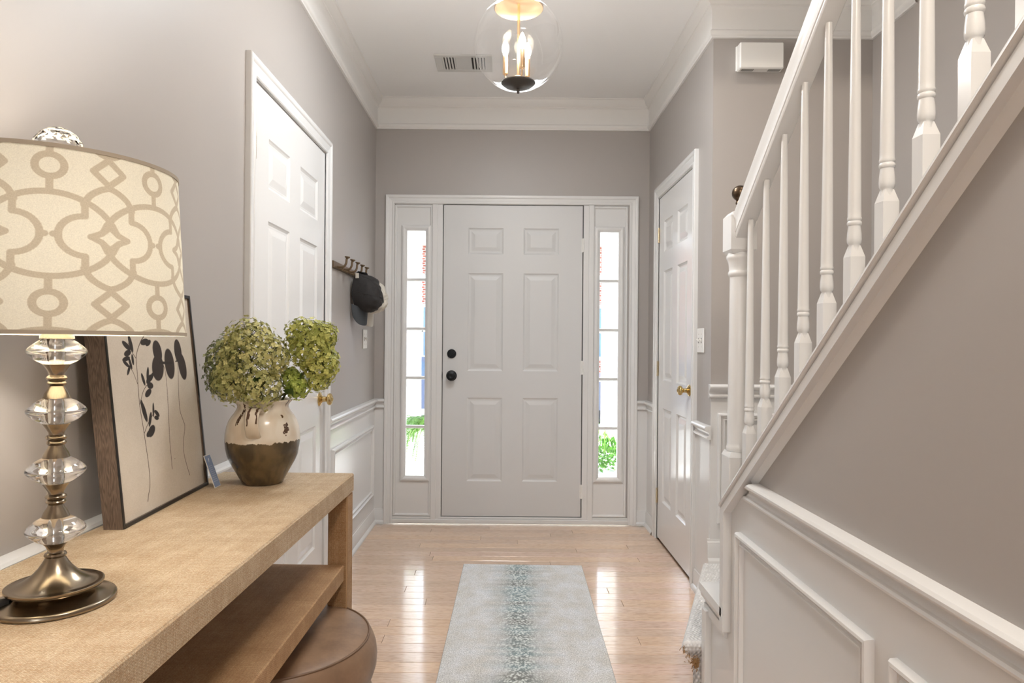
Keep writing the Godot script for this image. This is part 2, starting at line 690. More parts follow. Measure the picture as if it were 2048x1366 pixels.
# the rug: a deer-hide print, a dark stripe with pale flecks down the middle
func rug_print() -> void:
	var w := 512
	var h := 1500
	var px := canvas(w, h, Color.WHITE)
	var a := noise(31, 0.008, 6)
	var b := noise(32, 0.16, 3)
	var e := noise(33, 0.012, 3)
	for y in h:
		for x in w:
			var u := float(x) / w
			var k := a.get_noise_2d(x * 1.4, y)
			var c := Color(0.855, 0.862, 0.875).lerp(Color(0.800, 0.792, 0.775), clampf(0.5 + k * 0.9, 0, 1))
			var cx := 0.465 + e.get_noise_2d(0, y) * 0.02
			var q := absf(u - cx) / (0.095 + 0.05 * e.get_noise_2d(400, y * 1.5))
			var dark := Color(0.47, 0.55, 0.57).lerp(Color(0.43, 0.44, 0.43), clampf(0.5 + e.get_noise_2d(90, y * 0.8) * 1.6, 0, 1))
			c = c.lerp(dark, 0.85 * clampf(1.35 - q, 0, 1))
			c = c.lerp(dark, 0.30 * clampf(2.6 - q, 0, 1) / 1.6 + 0.22 * clampf(e.get_noise_2d(x * 2.5, y * 2.5 + 900) - 0.15, 0, 1))
			var f := 1.0 + b.get_noise_2d(x * 1.3, y) * 0.26
			var o := (y * w + x) * 3
			px[o] = c.r * f; px[o + 1] = c.g * f; px[o + 2] = c.b * f
	var r := RandomNumberGenerator.new()
	r.seed = 3
	var y := 4.0
	while y < h:
		var cx := (0.465 + e.get_noise_2d(0, y) * 0.02) * w
		for i in 34:
			var off := r.randfn(0.0, 0.095)
			if absf(off) > 0.27: continue
			var x := cx + off * w
			var al := clampf(1.05 - absf(off) * 4.2, 0.12, 0.9)
			dab(px, w, h, x, y + r.randf_range(-9, 9), r.randf_range(2.6, 5.0), r.randf_range(3.5, 7.5), Color(0.90, 0.92, 0.91), al * r.randf_range(0.45, 1.0), signf(-off) * r.randf_range(0.1, 0.8), 0.4)
		y += 13.0
	var m := mat(Color.WHITE, 0.95)
	m.albedo_texture = canvas_tex(px, w, h)
	m.rim_enabled = true
	m.rim = 0.3
	M.rug = m


# looped carpet of the bottom stairs
func carpet_weave() -> void:
	var w := 256
	var px := canvas(w, w, Color(0.84, 0.835, 0.83))
	var hp := canvas(w, w, Color(0, 0, 0))
	var r := RandomNumberGenerator.new()
	r.seed = 9
	for j in 16:
		for i in 16:
			var x := i * 16 + (8 if j % 2 else 0) + r.randf_range(-2, 2)
			var y := j * 16 + 8 + r.randf_range(-1, 1)
			var t := r.randf_range(-0.5, 0.5)
			var k := r.randf_range(0.88, 1.03)
			dab(px, w, w, x, y, 7.0, 9.5, Color(0.97 * k, 0.967 * k, 0.962 * k), 1.0, t, 0.3, true)
			dab(hp, w, w, x, y, 7.5, 10.0, Color(1, 1, 1), 1.0, t, 0.0, true)
	var m := mat(Color.WHITE, 0.95)
	m.albedo_texture = canvas_tex(px, w, w)
	m.heightmap_enabled = true
	m.heightmap_texture = canvas_tex(hp, w, w)
	m.heightmap_scale = 0.45
	m.uv1_triplanar = true
	m.uv1_world_triplanar = true
	m.uv1_scale = Vector3.ONE * (1 / 0.21)
	M.carpet = m


# ---------------------------------------------------------------- the room
const RAIL := [Vector2(0, 0), Vector2(0.012, 0.001), Vector2(0.017, 0.0045), Vector2(0.0185, 0.0095), Vector2(0.016, 0.0145), Vector2(0.011, 0.017), Vector2(0.009, 0.021), Vector2(0.0095, 0.029), Vector2(0.013, 0.0355), Vector2(0.020, 0.039), Vector2(0.0265, 0.043), Vector2(0.030, 0.0485), Vector2(0.030, 0.054), Vector2(0.0255, 0.0595), Vector2(0.017, 0.062), Vector2(0, 0.063)]
const BASE := [Vector2(0.026, 0), Vector2(0.026, 0.008), Vector2(0.023, 0.014), Vector2(0.016, 0.019), Vector2(0.013, 0.021), Vector2(0.013, 0.078), Vector2(0.010, 0.084), Vector2(0.0095, 0.090), Vector2(0.006, 0.094), Vector2(0.005, 0.104), Vector2(0, 0.106)]
const CASING := [Vector2(0, 0), Vector2(0, 0.011), Vector2(0.004, 0.014), Vector2(0.010, 0.014), Vector2(0.014, 0.011), Vector2(0.018, 0.012), Vector2(0.030, 0.0145), Vector2(0.040, 0.015), Vector2(0.044, 0.019), Vector2(0.050, 0.021), Vector2(0.061, 0.021), Vector2(0.0635, 0.018), Vector2(0.0635, 0)]
const MOULD := [Vector2(0, 0), Vector2(0.001, 0.013), Vector2(0.004, 0.0175), Vector2(0.010, 0.0185), Vector2(0.014, 0.015), Vector2(0.017, 0.0095), Vector2(0.0225, 0.0075), Vector2(0.0255, 0.0085), Vector2(0.028, 0.0125), Vector2(0.031, 0.0125), Vector2(0.033, 0.009), Vector2(0.034, 0)]
const CROWN := [Vector2(0.052, 0), Vector2(0.052, 0.006), Vector2(0.047, 0.010), Vector2(0.045, 0.016), Vector2(0.043, 0.026), Vector2(0.036, 0.038), Vector2(0.027, 0.046), Vector2(0.022, 0.050), Vector2(0.022, 0.056), Vector2(0.016, 0.060), Vector2(0.013, 0.066), Vector2(0.011, 0.070), Vector2(0.011, 0.160), Vector2(0.014, 0.164), Vector2(0.019, 0.168), Vector2(0.020, 0.178), Vector2(0.017, 0.186), Vector2(0.012, 0.190), Vector2(0.010, 0.197), Vector2(0, 0.198)]


func frame(p0: Vector3, ex: Vector3, w: float, h: float, prof: Array) -> G:
	var g := G.new()
	var up := ex.cross(Vector3.UP)
	g.sweep([p0, p0 + ex * w, p0 + ex * w + Vector3.UP * h, p0 + Vector3.UP * h], up, prof, true)
	return g


func shell() -> void:
	var g := G.new()
	# left wall, with the opening of the left door
	var t := XL - 0.13
	g.box(Vector3(t, 0, -2.28), Vector3(XL, HC, 1.6))
	g.box(Vector3(t, 0, ZF - 0.15), Vector3(XL, HC, -3.22))
	g.box(Vector3(t, 2.075, -3.22), Vector3(XL, HC, -2.28))
	var wl := struct("wall_left", g, M.wall, "greige left wall of the hall with white wainscot", "wall")
	g = G.new()
	g.box(Vector3(XL, 0, -2.235), Vector3(XL + 0.004, 0.75, 1.6))
	g.box(Vector3(XL, 0, ZF), Vector3(XL + 0.004, 0.75, -3.265))
	obj("wainscot", g, M.white, wl)
	obj("panel_mould", frame(Vector3(XL + 0.004, 0.193, -3.345), Vector3(0, 0, -1), 1.03, 0.455, MOULD), M.white, wl)
	for z in [-0.2, -1.22]:
		obj("panel_mould", frame(Vector3(XL + 0.004, 0.193, z), Vector3(0, 0, -1), 0.92, 0.455, MOULD), M.white, wl)
	# front wall round the door unit
	g = G.new()
	g.box(Vector3(XL - 0.13, 0, ZF - 0.15), Vector3(-0.72, HC, ZF))
	g.box(Vector3(0.80, 0, ZF - 0.15), Vector3(XW + 0.3, HC, ZF))
	g.box(Vector3(-0.72, 2.10, ZF - 0.15), Vector3(0.80, HC, ZF))
	g.box(Vector3(XL - 0.13, HC, ZF - 0.15), Vector3(XW + 0.3, 5.5, ZF))  # unseen upper storey front, placed to shade the porch
	var wf := struct("wall_front", g, M.wall, "greige front wall above and beside the white entrance door", "wall")
	g = G.new()
	g.box(Vector3(XL, 0, ZF), Vector3(-0.78, 0.75, ZF + 0.004))
	g.box(Vector3(0.86, 0, ZF), Vector3(XR, 0.75, ZF + 0.004))
	obj("wainscot", g, M.white, wf)
	# right wall, with the opening of the right door
	g = G.new()
	g.box(Vector3(XR, 0, ZF - 0.02), Vector3(XR + 0.13, HC, -4.165))
	g.box(Vector3(XR, 0, -3.38), Vector3(XR + 0.13, HC, ZE - 0.13))
	g.box(Vector3(XR, 2.075, -4.165), Vector3(XR + 0.13, HC, -3.38))
	var wr := struct("wall_right", g, M.wall, "greige right wall round the white closet door", "wall")
	g = G.new()
	g.box(Vector3(XR - 0.004, 0, ZF), Vector3(XR, 0.75, -4.22))
	g.box(Vector3(XR - 0.004, 0, -3.325), Vector3(XR, 0.75, ZE))
	obj("wainscot", g, M.white, wr)
	# walls of the stairwell
	g = G.new()
	g.box(Vector3(XR, 0, ZE - 0.13), Vector3(XW + 0.13, HC, ZE))
	g.box(Vector3(XW, 0, ZF - 0.15), Vector3(XW + 0.13, HC, ZE - 0.13))  # unseen outer wall, keeps the sun out of the closet
	var wst := struct("wall_stairs_front", g, M.wall, "greige wall across the foot of the stairs below the door chime", "wall")
	g = G.new()
	g.box(Vector3(XR, 0.194, ZE), Vector3(XW, 0.94, ZE + 0.004))
	obj("wainscot", g, M.white, wst)
	obj("panel_mould", frame(Vector3(XR + 0.03, 0.37, ZE + 0.004), Vector3.RIGHT, 0.62, 0.5, MOULD), M.white, wst)
	g = G.new()
	g.box(Vector3(XW, 0, ZE - 0.13), Vector3(XW + 0.13, 5.5, 3.4))
	struct("wall_stairs_right", g, M.wall, "greige wall along the far side of the stairs behind the balusters", "wall")
	# upper storey round the stairwell, never seen from the hall but closing it
	g = G.new()
	g.box(Vector3(XS - 0.10, HC, -2.76 - 0.13), Vector3(XW + 0.13, 5.5, -2.76))
	g.box(Vector3(XS - 0.10, HC + 0.25, -2.76), Vector3(XS, 5.5, 3.4))
	g.box(Vector3(XS - 0.10, HC, 3.4), Vector3(XW + 0.13, 5.5, 3.53))
	struct("wall_upstairs", g, M.wall, "greige upper walls of the open stairwell", "wall")
	g = G.new()
	g.box(Vector3(XS - 0.10, 5.3, -2.89), Vector3(XW + 0.13, 5.42, 3.53))
	struct("ceiling_upstairs", g, M.ceiling, "white ceiling high over the stairs", "ceiling")
	g = G.new()
	g.box(Vector3(XS, HC + 0.02, 1.75), Vector3(XW, HC + 0.25, 3.4))
	struct("floor_upstairs", g, M.white_dull, "upper landing at the head of the stairs", "floor")
	# ceiling of the hall, of the foot of the stairs and of the room behind
	g = G.new()
	g.box(Vector3(XL - 0.13, HC, ZF - 0.15), Vector3(XR - 0.04, HC + 0.25, 1.6))
	g.box(Vector3(XR - 0.04, HC, ZF - 0.15), Vector3(XW + 0.13, HC + 0.25, -2.76))
	g.box(Vector3(-3.6, HC, 1.6), Vector3(XR - 0.04, HC + 0.25, 6.2))
	struct("ceiling", g, M.ceiling, "flat white ceiling of the hall", "ceiling")
	# unseen room behind the camera; its two windows placed to let daylight in
	g = G.new()
	g.box(Vector3(-3.6, 0, 1.47), Vector3(XL - 0.13, HC, 1.6))
	g.box(Vector3(-3.6, 0, 1.6), Vector3(-3.47, HC, 6.2))
	g.box(Vector3(XS, 0, 1.6), Vector3(XS + 0.13, HC + 0.25, 6.2))
	g.box(Vector3(-3.6, 0, 6.07), Vector3(XS + 0.13, 0.7, 6.2))
	g.box(Vector3(-3.6, 2.25, 6.07), Vector3(XS + 0.13, HC, 6.2))
	for x in [[-3.6, -2.9], [-1.5, -1.1], [0.3, XS + 0.13]]:
		g.box(Vector3(x[0], 0.7, 6.07), Vector3(x[1], 2.25, 6.2))
	struct("wall_rear", g, M.wall, "greige walls of the room behind the hall", "wall")
	for k in 2:
		var x0 := -2.9 if k == 0 else -1.1
		g = G.new()
		var w := G.new()
		for y in [0.7, 1.45, 2.20]:
			g.box(Vector3(x0, y, 6.10), Vector3(x0 + 1.4, y + 0.05, 6.16), 0.004)
		for x in [x0, x0 + 0.675, x0 + 1.35]:
			g.box(Vector3(x, 0.75, 6.10), Vector3(x + 0.05, 2.20, 6.16), 0.004)
		var win := struct("window_%d" % (k + 3), g, M.white, ["left", "right"][k] + " window out of view in the rear wall, placed to bring daylight in", "window")
		w.box(Vector3(x0 + 0.04, 0.74, 6.128), Vector3(x0 + 1.36, 2.21, 6.132))
		obj("pane", w, M.pane, win)

	floor_boards()
	trims()


func floor_boards() -> void:
	var g := G.new()
	g.box(Vector3(-3.6, -0.20, -4.55), Vector3(XW + 0.13, -0.012, 6.2))
	g.box(Vector3(-3.6, -0.012, 0.45), Vector3(XS + 0.1, -0.0005, 6.2))
	var fl := struct("floor", g, M.oak[1], "glossy honey oak strip floor of the hall", "floor")
	# boards run across the hall; one edge is known at z = -2.439
	var pitch := 0.0785
	for k in range(-25, 37):
		var z0 := -2.439 + pitch * k
		if z0 < ZF - 0.03: z0 = ZF - 0.03
		var z1 := -2.439 + pitch * (k + 1)
		if z1 > 0.45: break
		var x0 := XL + 0.002
		var xe := XR - 0.002 if z1 < -2.2 else XS
		var x := x0
		var first := true
		while x < xe - 0.02:
			var step := rng.randf_range(0.35, 1.3) if first else rng.randf_range(0.6, 1.35)
			first = false
			var x1 := minf(x + step, xe)
			if xe - x1 < 0.18: x1 = xe
			g = G.new()
			g.uvo = Vector2(rng.randf_range(-3.0, 3.0), 0.0785 * rng.randi_range(0, 8))
			g.box(Vector3(x + 0.0005, -0.012, z0 + 0.0005), Vector3(x1 - 0.0005, 0, z1 - 0.0005), 0.0013)
			obj("floor_board", g, M.oak[rng.randi_range(0, 5)], fl)
			x = x1


func trims() -> void:
	# crown round the hall, out to the stairwell
	var g := G.new()
	g.sweep([Vector3(XL, HC, 1.6), Vector3(XL, HC, ZF), Vector3(XR, HC, ZF), Vector3(XR, HC, ZE), Vector3(XW, HC, ZE), Vector3(XW, HC, -2.76)], Vector3.DOWN, CROWN)
	struct("trim_1", g, M.white_dull, "white stepped crown moulding round the hall ceiling", "moulding")
	# chair rails
	g = G.new()
	var y := 0.748
	g.sweep([Vector3(XR, y, -4.225), Vector3(XR, y, ZF), Vector3(0.862, y, ZF)], Vector3.UP, RAIL)
	struct("trim_2", g, M.white, "short chair rail in the corner right of the front door", "moulding")
	g = G.new()
	g.sweep([Vector3(-0.782, y, ZF), Vector3(XL, y, ZF), Vector3(XL, y, -3.268)], Vector3.UP, RAIL)
	struct("trim_3", g, M.white, "white chair rail between the left door and the front door", "moulding")
	g = G.new()
	g.sweep([Vector3(XL, y, -2.230), Vector3(XL, y, 1.6)], Vector3.UP, RAIL)
	struct("trim_4", g, M.white, "white chair rail behind the console table", "moulding")
	g = G.new()
	g.sweep([Vector3(XR, y, ZE + 0.012), Vector3(XR, y, -3.318)], Vector3.UP, RAIL)
	struct("trim_5", g, M.white, "short piece of chair rail right of the closet door", "moulding")
	g = G.new()
	g.sweep([Vector3(XW, y + 0.190, ZE), Vector3(XR - 0.01, y + 0.190, ZE)], Vector3.UP, RAIL)
	struct("trim_6", g, M.white, "higher chair rail on the wall across the foot of the stairs", "moulding")
	# baseboards
	g = G.new()
	g.sweep([Vector3(-0.782, 0, ZF), Vector3(XL, 0, ZF), Vector3(XL, 0, -3.268)], Vector3.UP, BASE)
	struct("baseboard_left", g, M.white, "white baseboard between the left door and the front door", "baseboard")
	g = G.new()
	g.sweep([Vector3(XL, 0, -2.230), Vector3(XL, 0, 1.6)], Vector3.UP, BASE)
	struct("baseboard_left", g, M.white, "white baseboard behind the console table", "baseboard")
	g = G.new()
	g.sweep([Vector3(XR, 0, -4.225), Vector3(XR, 0, ZF), Vector3(0.862, 0, ZF)], Vector3.UP, BASE)
	struct("baseboard_front", g, M.white, "white baseboard in the corner right of the front door", "baseboard")
	g = G.new()
	g.sweep([Vector3(XR, 0, ZE), Vector3(XR, 0, -3.318)], Vector3.UP, BASE)
	struct("baseboard_right", g, M.white, "short white baseboard between closet door and stairs", "baseboard")
	g = G.new()
	g.sweep([Vector3(XS - 0.005, 0, 1.6), Vector3(XS - 0.005, 0, -2.030)], Vector3.UP, BASE)
	struct("baseboard_under_stairs", g, M.white, "white baseboard along the wall under the stairs", "baseboard")
	g = G.new()
	g.sweep([Vector3(XW, 0.194, ZE), Vector3(XR - 0.012, 0.194, ZE)], Vector3.UP, BASE)
	struct("baseboard_stairs", g, M.white, "white baseboard standing on the carpeted bottom step", "baseboard")


# ---------------------------------------------------------------- doors
const PANEL := [[0.0, 0.0], [0.005, -0.005], [0.011, -0.009], [0.020, -0.0095], [0.026, -0.008], [0.044, -0.002], [0.047, -0.0015]]


# a six-panel slab in its own axes: x across from the hinges, y up, z towards the hall
func slab(parent: Node, w: float, h: float, xs: Array, ys: Array, m: Material, deep := 1.0) -> void:
	var g := G.new()
	var th := 0.040
	g.box(Vector3(0, 0, -th), Vector3(w, h, -0.013))
	var bx := [0.0, xs[0], xs[1], xs[2], xs[3], w]
	var by := [0.0]
	for y in ys: by.append(y)
	by.append(h)
	for i in bx.size() - 1:
		for j in by.size() - 1:
			if (i == 1 or i == 3) and j % 2 == 1:
				continue
			g.box(Vector3(bx[i], by[j], -0.013), Vector3(bx[i + 1], by[j + 1], 0))
	obj("door_slab", g, m, parent)
	for i in [1, 3]:
		for j in [1, 3, 5]:
			g = G.new()
			var lo := Vector3(bx[i], by[j], 0)
			var hi := Vector3(bx[i + 1], by[j + 1], 0)
			var prev := []
			for k in PANEL.size():
				var a: float = PANEL[k][0]
				var z: float = PANEL[k][1] * deep
				var r := [Vector3(lo.x + a, lo.y + a, z), Vector3(hi.x - a, lo.y + a, z), Vector3(hi.x - a, hi.y - a, z), Vector3(lo.x + a, hi.y - a, z)]
				if prev:
					for c in 4:
						g.flat(prev[c], prev[(c + 1) % 4], r[(c + 1) % 4], r[c], Vector3.BACK)
				prev = r
			g.flat(prev[0], prev[1], prev[2], prev[3], Vector3.BACK)
			obj("panel", g, m, parent)


func hinge(parent: Node, at: Vector3, m: Material) -> void:
	var g := G.new()
	for k in 5:
		g.lathe([Vector2(0, 0), Vector2(0.0055, 0.0003), Vector2(0.0055, 0.0175), Vector2(0, 0.0178)], 12, at + Vector3(0, -0.045 + 0.018 * k, 0.005))
	g.box(at + Vector3(-0.012, -0.045, -0.004), at + Vector3(0.012, 0.045, 0.0008), 0.0005)
	obj("hinge", g, m, parent)


func knob(parent: Node, at: Vector3, m: Material, size := 1.0, dark := false) -> void:
	var b := Basis(Vector3.RIGHT, PI / 2)    # the lathe's axis points along z
	var g := G.new()
	var k := size
	g.lathe([Vector2(0.033 * k, 0), Vector2(0.033 * k, 0.003), Vector2(0.028 * k, 0.007), Vector2(0.020 * k, 0.010), Vector2(0.013 * k, 0.016), Vector2(0.012 * k, 0.030), Vector2(0.015 * k, 0.035), Vector2(0.025 * k, 0.040), Vector2(0.028 * k, 0.047), Vector2(0.026 * k, 0.054), Vector2(0.018 * k, 0.059), Vector2(0.010 * k, 0.060), Vector2(0.007 * k, 0.063 if not dark else 0.058), Vector2(0, 0.064 if not dark else 0.057)], 28, at, b)
	obj("knob", g, m, parent)


const DOOR_Y := [0.235, 0.790, 0.955, 1.600, 1.715, 1.895]

func doors() -> void:
	# the left door, shut, hinged on the near side
	var th := thing("door_1", Vector3.ZERO, "white six-panel door in the left wall with a brass knob", "door", "", true)
	th.set_meta("kind", "structure")
	slab(th, 0.908, 2.050, [0.150, 0.395, 0.530, 0.790], DOOR_Y, M.door, 0.75)
	for y in [0.25, 1.02, 1.83]: hinge(th, Vector3(0.002, y, 0), M.steel)
	knob(th, Vector3(0.845, 0.905, 0), M.brass)
	th.transform = Transform3D(Basis(Vector3(0, 0, -1), Vector3.UP, Vector3(1, 0, 0)), Vector3(XL + 0.001, 0.010, -2.296))
	var g := G.new()
	g.sweep([Vector3(XL, 0, -2.290), Vector3(XL, 2.066, -2.290), Vector3(XL, 2.066, -3.210), Vector3(XL, 0, -3.210)], Vector3.RIGHT, CASING)
	for a in [[-2.290, -2.278], [-3.222, -3.210]]:
		g.box(Vector3(XL - 0.12, 0, a[0]), Vector3(XL + 0.004, 2.076, a[1]))
	g.box(Vector3(XL - 0.12, 2.064, -3.210), Vector3(XL + 0.004, 2.076, -2.290))
	struct("trim_7", g, M.white, "white moulded casing round the left door", "casing")
	# the right door
	th = thing("door_2", Vector3.ZERO, "white six-panel closet door in the right wall", "door", "", true)
	th.set_meta("kind", "structure")
	slab(th, 0.762, 2.050, [0.120, 0.325, 0.437, 0.642], DOOR_Y, M.door, 1.15)
	for y in [0.25, 1.02, 1.83]: hinge(th, Vector3(0.000, y, 0), M.hinge)
	knob(th, Vector3(0.70, 0.935, 0), M.brass, 0.9)
	th.transform = Transform3D(Basis(Vector3(0, 0, 1), Vector3.UP, Vector3(-1, 0, 0)), Vector3(XR - 0.001, 0.012, -4.153))
	g = G.new()
	g.sweep([Vector3(XR, 0, -4.160), Vector3(XR, 2.070, -4.160), Vector3(XR, 2.070, -3.385), Vector3(XR, 0, -3.385)], Vector3.LEFT, CASING)
	for a in [[-4.172, -4.160], [-3.385, -3.373]]:
		g.box(Vector3(XR - 0.004, 0, a[0]), Vector3(XR + 0.12, 2.078, a[1]))
	g.box(Vector3(XR - 0.004, 2.066, -4.160), Vector3(XR + 0.12, 2.078, -3.385))
	struct("trim_8", g, M.white, "white moulded casing round the closet door", "casing")
	# unseen dark boxes behind both doors, keep light out and darken the gaps
	g = G.new()
	g.box(Vector3(XL - 0.8, -0.012, -3.4), Vector3(XL - 0.7, 2.4, -2.1))
	g.box(Vector3(XL - 0.8, -0.012, -3.4), Vector3(XL - 0.1305, 2.4, -3.3))
	g.box(Vector3(XL - 0.8, -0.012, -2.2), Vector3(XL - 0.1305, 2.4, -2.1))
	g.box(Vector3(XL - 0.8, 2.3, -3.4), Vector3(XL - 0.1305, 2.4, -2.1))
	g.box(Vector3(XL - 0.13, -0.01, -3.22), Vector3(XL, 0.001, -2.28))
	g.box(Vector3(XL - 0.055, 0.0, -3.22), Vector3(XL - 0.05, 2.08, -2.28))
	struct("dark_backing_9", g, M.gap, "unseen dark boxing behind the left door, keeps light out", "recess")
	g = G.new()
	g.box(Vector3(XR + 0.05, -0.012, -4.17), Vector3(XR + 0.055, 2.08, -3.37))  # thin dark sheet, shade behind the door put into its colour
	struct("dark_backing_10", g, M.gap, "dark sheet behind the closet door, stands for shade in the gap", "recess")

	# the front door between two sidelights
	th = thing("door_3", Vector3.ZERO, "white six-panel front door with a black knob and deadbolt", "door", "", true)
	th.set_meta("kind", "structure")
	slab(th, 0.908, 2.032, [0.160, 0.391, 0.523, 0.754], [0.228, 0.774, 0.949, 1.589, 1.712, 1.884], M.front_door, 0.65)
	for y in [0.165, 0.975, 1.775]: hinge(th, Vector3(0.914, y, 0.0), M.plastic)
	knob(th, Vector3(0.058, 0.917, 0), M.black, 1.06, true)
	g = G.new()
	g.lathe([Vector2(0.030, 0), Vector2(0.030, 0.006), Vector2(0.027, 0.010), Vector2(0, 0.011)], 28, Vector3(0.058, 1.060, 0), Basis(Vector3.RIGHT, PI / 2))
	var db := obj("deadbolt", g, M.black, th)
	g = G.new()
	g.hexa([Vector3(0.040, 1.046, 0.011), Vector3(0.043, 1.041, 0.011), Vector3(0.078, 1.066, 0.011), Vector3(0.075, 1.071, 0.011), Vector3(0.040, 1.046, 0.024), Vector3(0.043, 1.041, 0.024), Vector3(0.078, 1.066, 0.024), Vector3(0.075, 1.071, 0.024)])
	obj("thumb_turn", g, M.black, db)
	g = G.new()
	g.ball(Vector3(-0.006, 0.915, -0.002), Vector3(0.005, 0.032, 0.006), 10, 8)
	obj("latch_plate", g, M.black, th)
	th.position = Vector3(-0.406, 0.047, ZF - 0.002)
	# the frame of the whole unit
	g = G.new()
	var prof := [Vector2(0, 0), Vector2(0, 0.010), Vector2(0.006, 0.014), Vector2(0.016, 0.014), Vector2(0.020, 0.011), Vector2(0.034, 0.013), Vector2(0.044, 0.014), Vector2(0.048, 0.018), Vector2(0.056, 0.020), Vector2(0.068, 0.020), Vector2(0.072, 0.017), Vector2(0.072, 0)]
	var cas := []
	for p in prof: cas.append(p * Vector2(0.80, 1.0))
	g.sweep([Vector3(-0.727, 0, ZF), Vector3(-0.727, 2.084, ZF), Vector3(0.807, 2.084, ZF), Vector3(0.807, 0, ZF)], Vector3.BACK, cas)
	struct("trim_11", g, M.white, "white moulded casing round the front door and its sidelights", "casing")
	g = G.new()
	# posts between door and sidelights, head, sill
	for x in [[-0.470, -0.411], [0.508, 0.567]]:
		g.box(Vector3(x[0], 0.012, ZF - 0.11), Vector3(x[1], 2.084, ZF + 0.004), 0.003)
	g.box(Vector3(-0.480, 0.012, ZF - 0.11), Vector3(-0.445, 2.084, ZF + 0.010), 0.003)
	g.box(Vector3(0.542, 0.012, ZF - 0.11), Vector3(0.577, 2.084, ZF + 0.010), 0.003)
	g.box(Vector3(-0.735, 2.083, ZF - 0.11), Vector3(0.815, 2.105, ZF + 0.002))
	g.box(Vector3(-0.735, 0.0, ZF - 0.13), Vector3(0.815, 0.028, ZF + 0.012), 0.004)
	g.box(Vector3(-0.735, 0.028, ZF - 0.13), Vector3(0.815, 0.042, ZF + 0.004), 0.003)
	struct("trim_12", g, M.white, "white posts, head and sill holding the front door and sidelights", "frame")
	g = G.new()
	g.box(Vector3(-0.412, 0.040, ZF - 0.06), Vector3(0.510, 2.086, ZF - 0.045))  # dark sheet behind the slab, gives the dark line round it
	struct("dark_backing_13", g, M.gap, "dark sheet behind the front door, darkens the gap round it", "seal")
	sidelight(1, -0.727, -0.470, -0.6475, -0.5205)
	sidelight(2, 0.567, 0.807, 0.6135, 0.7415)


func sidelight(no: int, x0: float, x1: float, g0: float, g1: float) -> void:
	var y0 := 0.305
	var y1 := 1.912
	var z := ZF - 0.006
	var g := G.new()
	g.box(Vector3(x0 - 0.01, 0.042, z - 0.045), Vector3(g0, 2.085, z))
	g.box(Vector3(g1, 0.042, z - 0.045), Vector3(x1 + 0.01, 2.085, z))
	g.box(Vector3(g0, 0.042, z - 0.045), Vector3(g1, y0, z))
	g.box(Vector3(g0, y1, z - 0.045), Vector3(g1, 2.085, z))
	var side := "left" if no == 1 else "right"
	var win := struct("window_%d" % no, g, M.white, "narrow five-pane sidelight window " + side + " of the front door", "window")
	# stepped edge of the field
	var ed := [Vector2(0, 0), Vector2(0, 0.007), Vector2(0.004, 0.009), Vector2(0.010, 0.008), Vector2(0.014, 0.003), Vector2(0.016, 0)]
	obj("field_mould", frame(Vector3(x0 + 0.002, 0.046, z), Vector3.RIGHT, x1 - x0 - 0.012, 2.03, ed), M.white, win)
	var pr := [Vector2(-0.034, 0), Vector2(-0.033, 0.008), Vector2(-0.028, 0.014), Vector2(-0.020, 0.017), Vector2(-0.013, 0.016), Vector2(-0.006, 0.011), Vector2(-0.001, 0.008), Vector2(0.003, 0.006), Vector2(0.004, -0.006)]
	obj("glass_frame", frame(Vector3(g0, y0, z), Vector3.RIGHT, g1 - g0, y1 - y0, pr), M.white, win)
	var step := (y1 - y0) / 5.0
	for k in 5:
		g = G.new()
		g.box(Vector3(g0, y0 + step * k, z - 0.024), Vector3(g1, y0 + step * (k + 1), z - 0.020))
		obj("pane", g, M.pane, win)
		if k:
			g = G.new()
			var yy := y0 + step * k
			g.hexa([Vector3(g0, yy - 0.011, z - 0.019), Vector3(g1, yy - 0.011, z - 0.019), Vector3(g1, yy + 0.011, z - 0.019), Vector3(g0, yy + 0.011, z - 0.019), Vector3(g0, yy - 0.008, z - 0.004), Vector3(g1, yy - 0.008, z - 0.004), Vector3(g1, yy + 0.008, z - 0.004), Vector3(g0, yy + 0.008, z - 0.004)])
			obj("muntin", g, M.white, win)


# ---------------------------------------------------------------- stairs
func cap_low(z: float) -> float:
	return 0.680 + SL * (z + 2.035)


func rail_low(z: float) -> float:
	return 1.540 + SL * (z + 2.256)


func inset(poly: Array, d: float) -> Array:
	var out := []
	var m := poly.size()
	for i in m:
		var a: Vector2 = (poly[i] - poly[(i - 1 + m) % m]).normalized()
		var b: Vector2 = (poly[(i + 1) % m] - poly[i]).normalized()
		var na := Vector2(-a.y, a.x)
		var nb := Vector2(-b.y, b.x)
		out.append(poly[i] + (na + nb) / (1.0 + na.dot(nb)) * d)
	return out


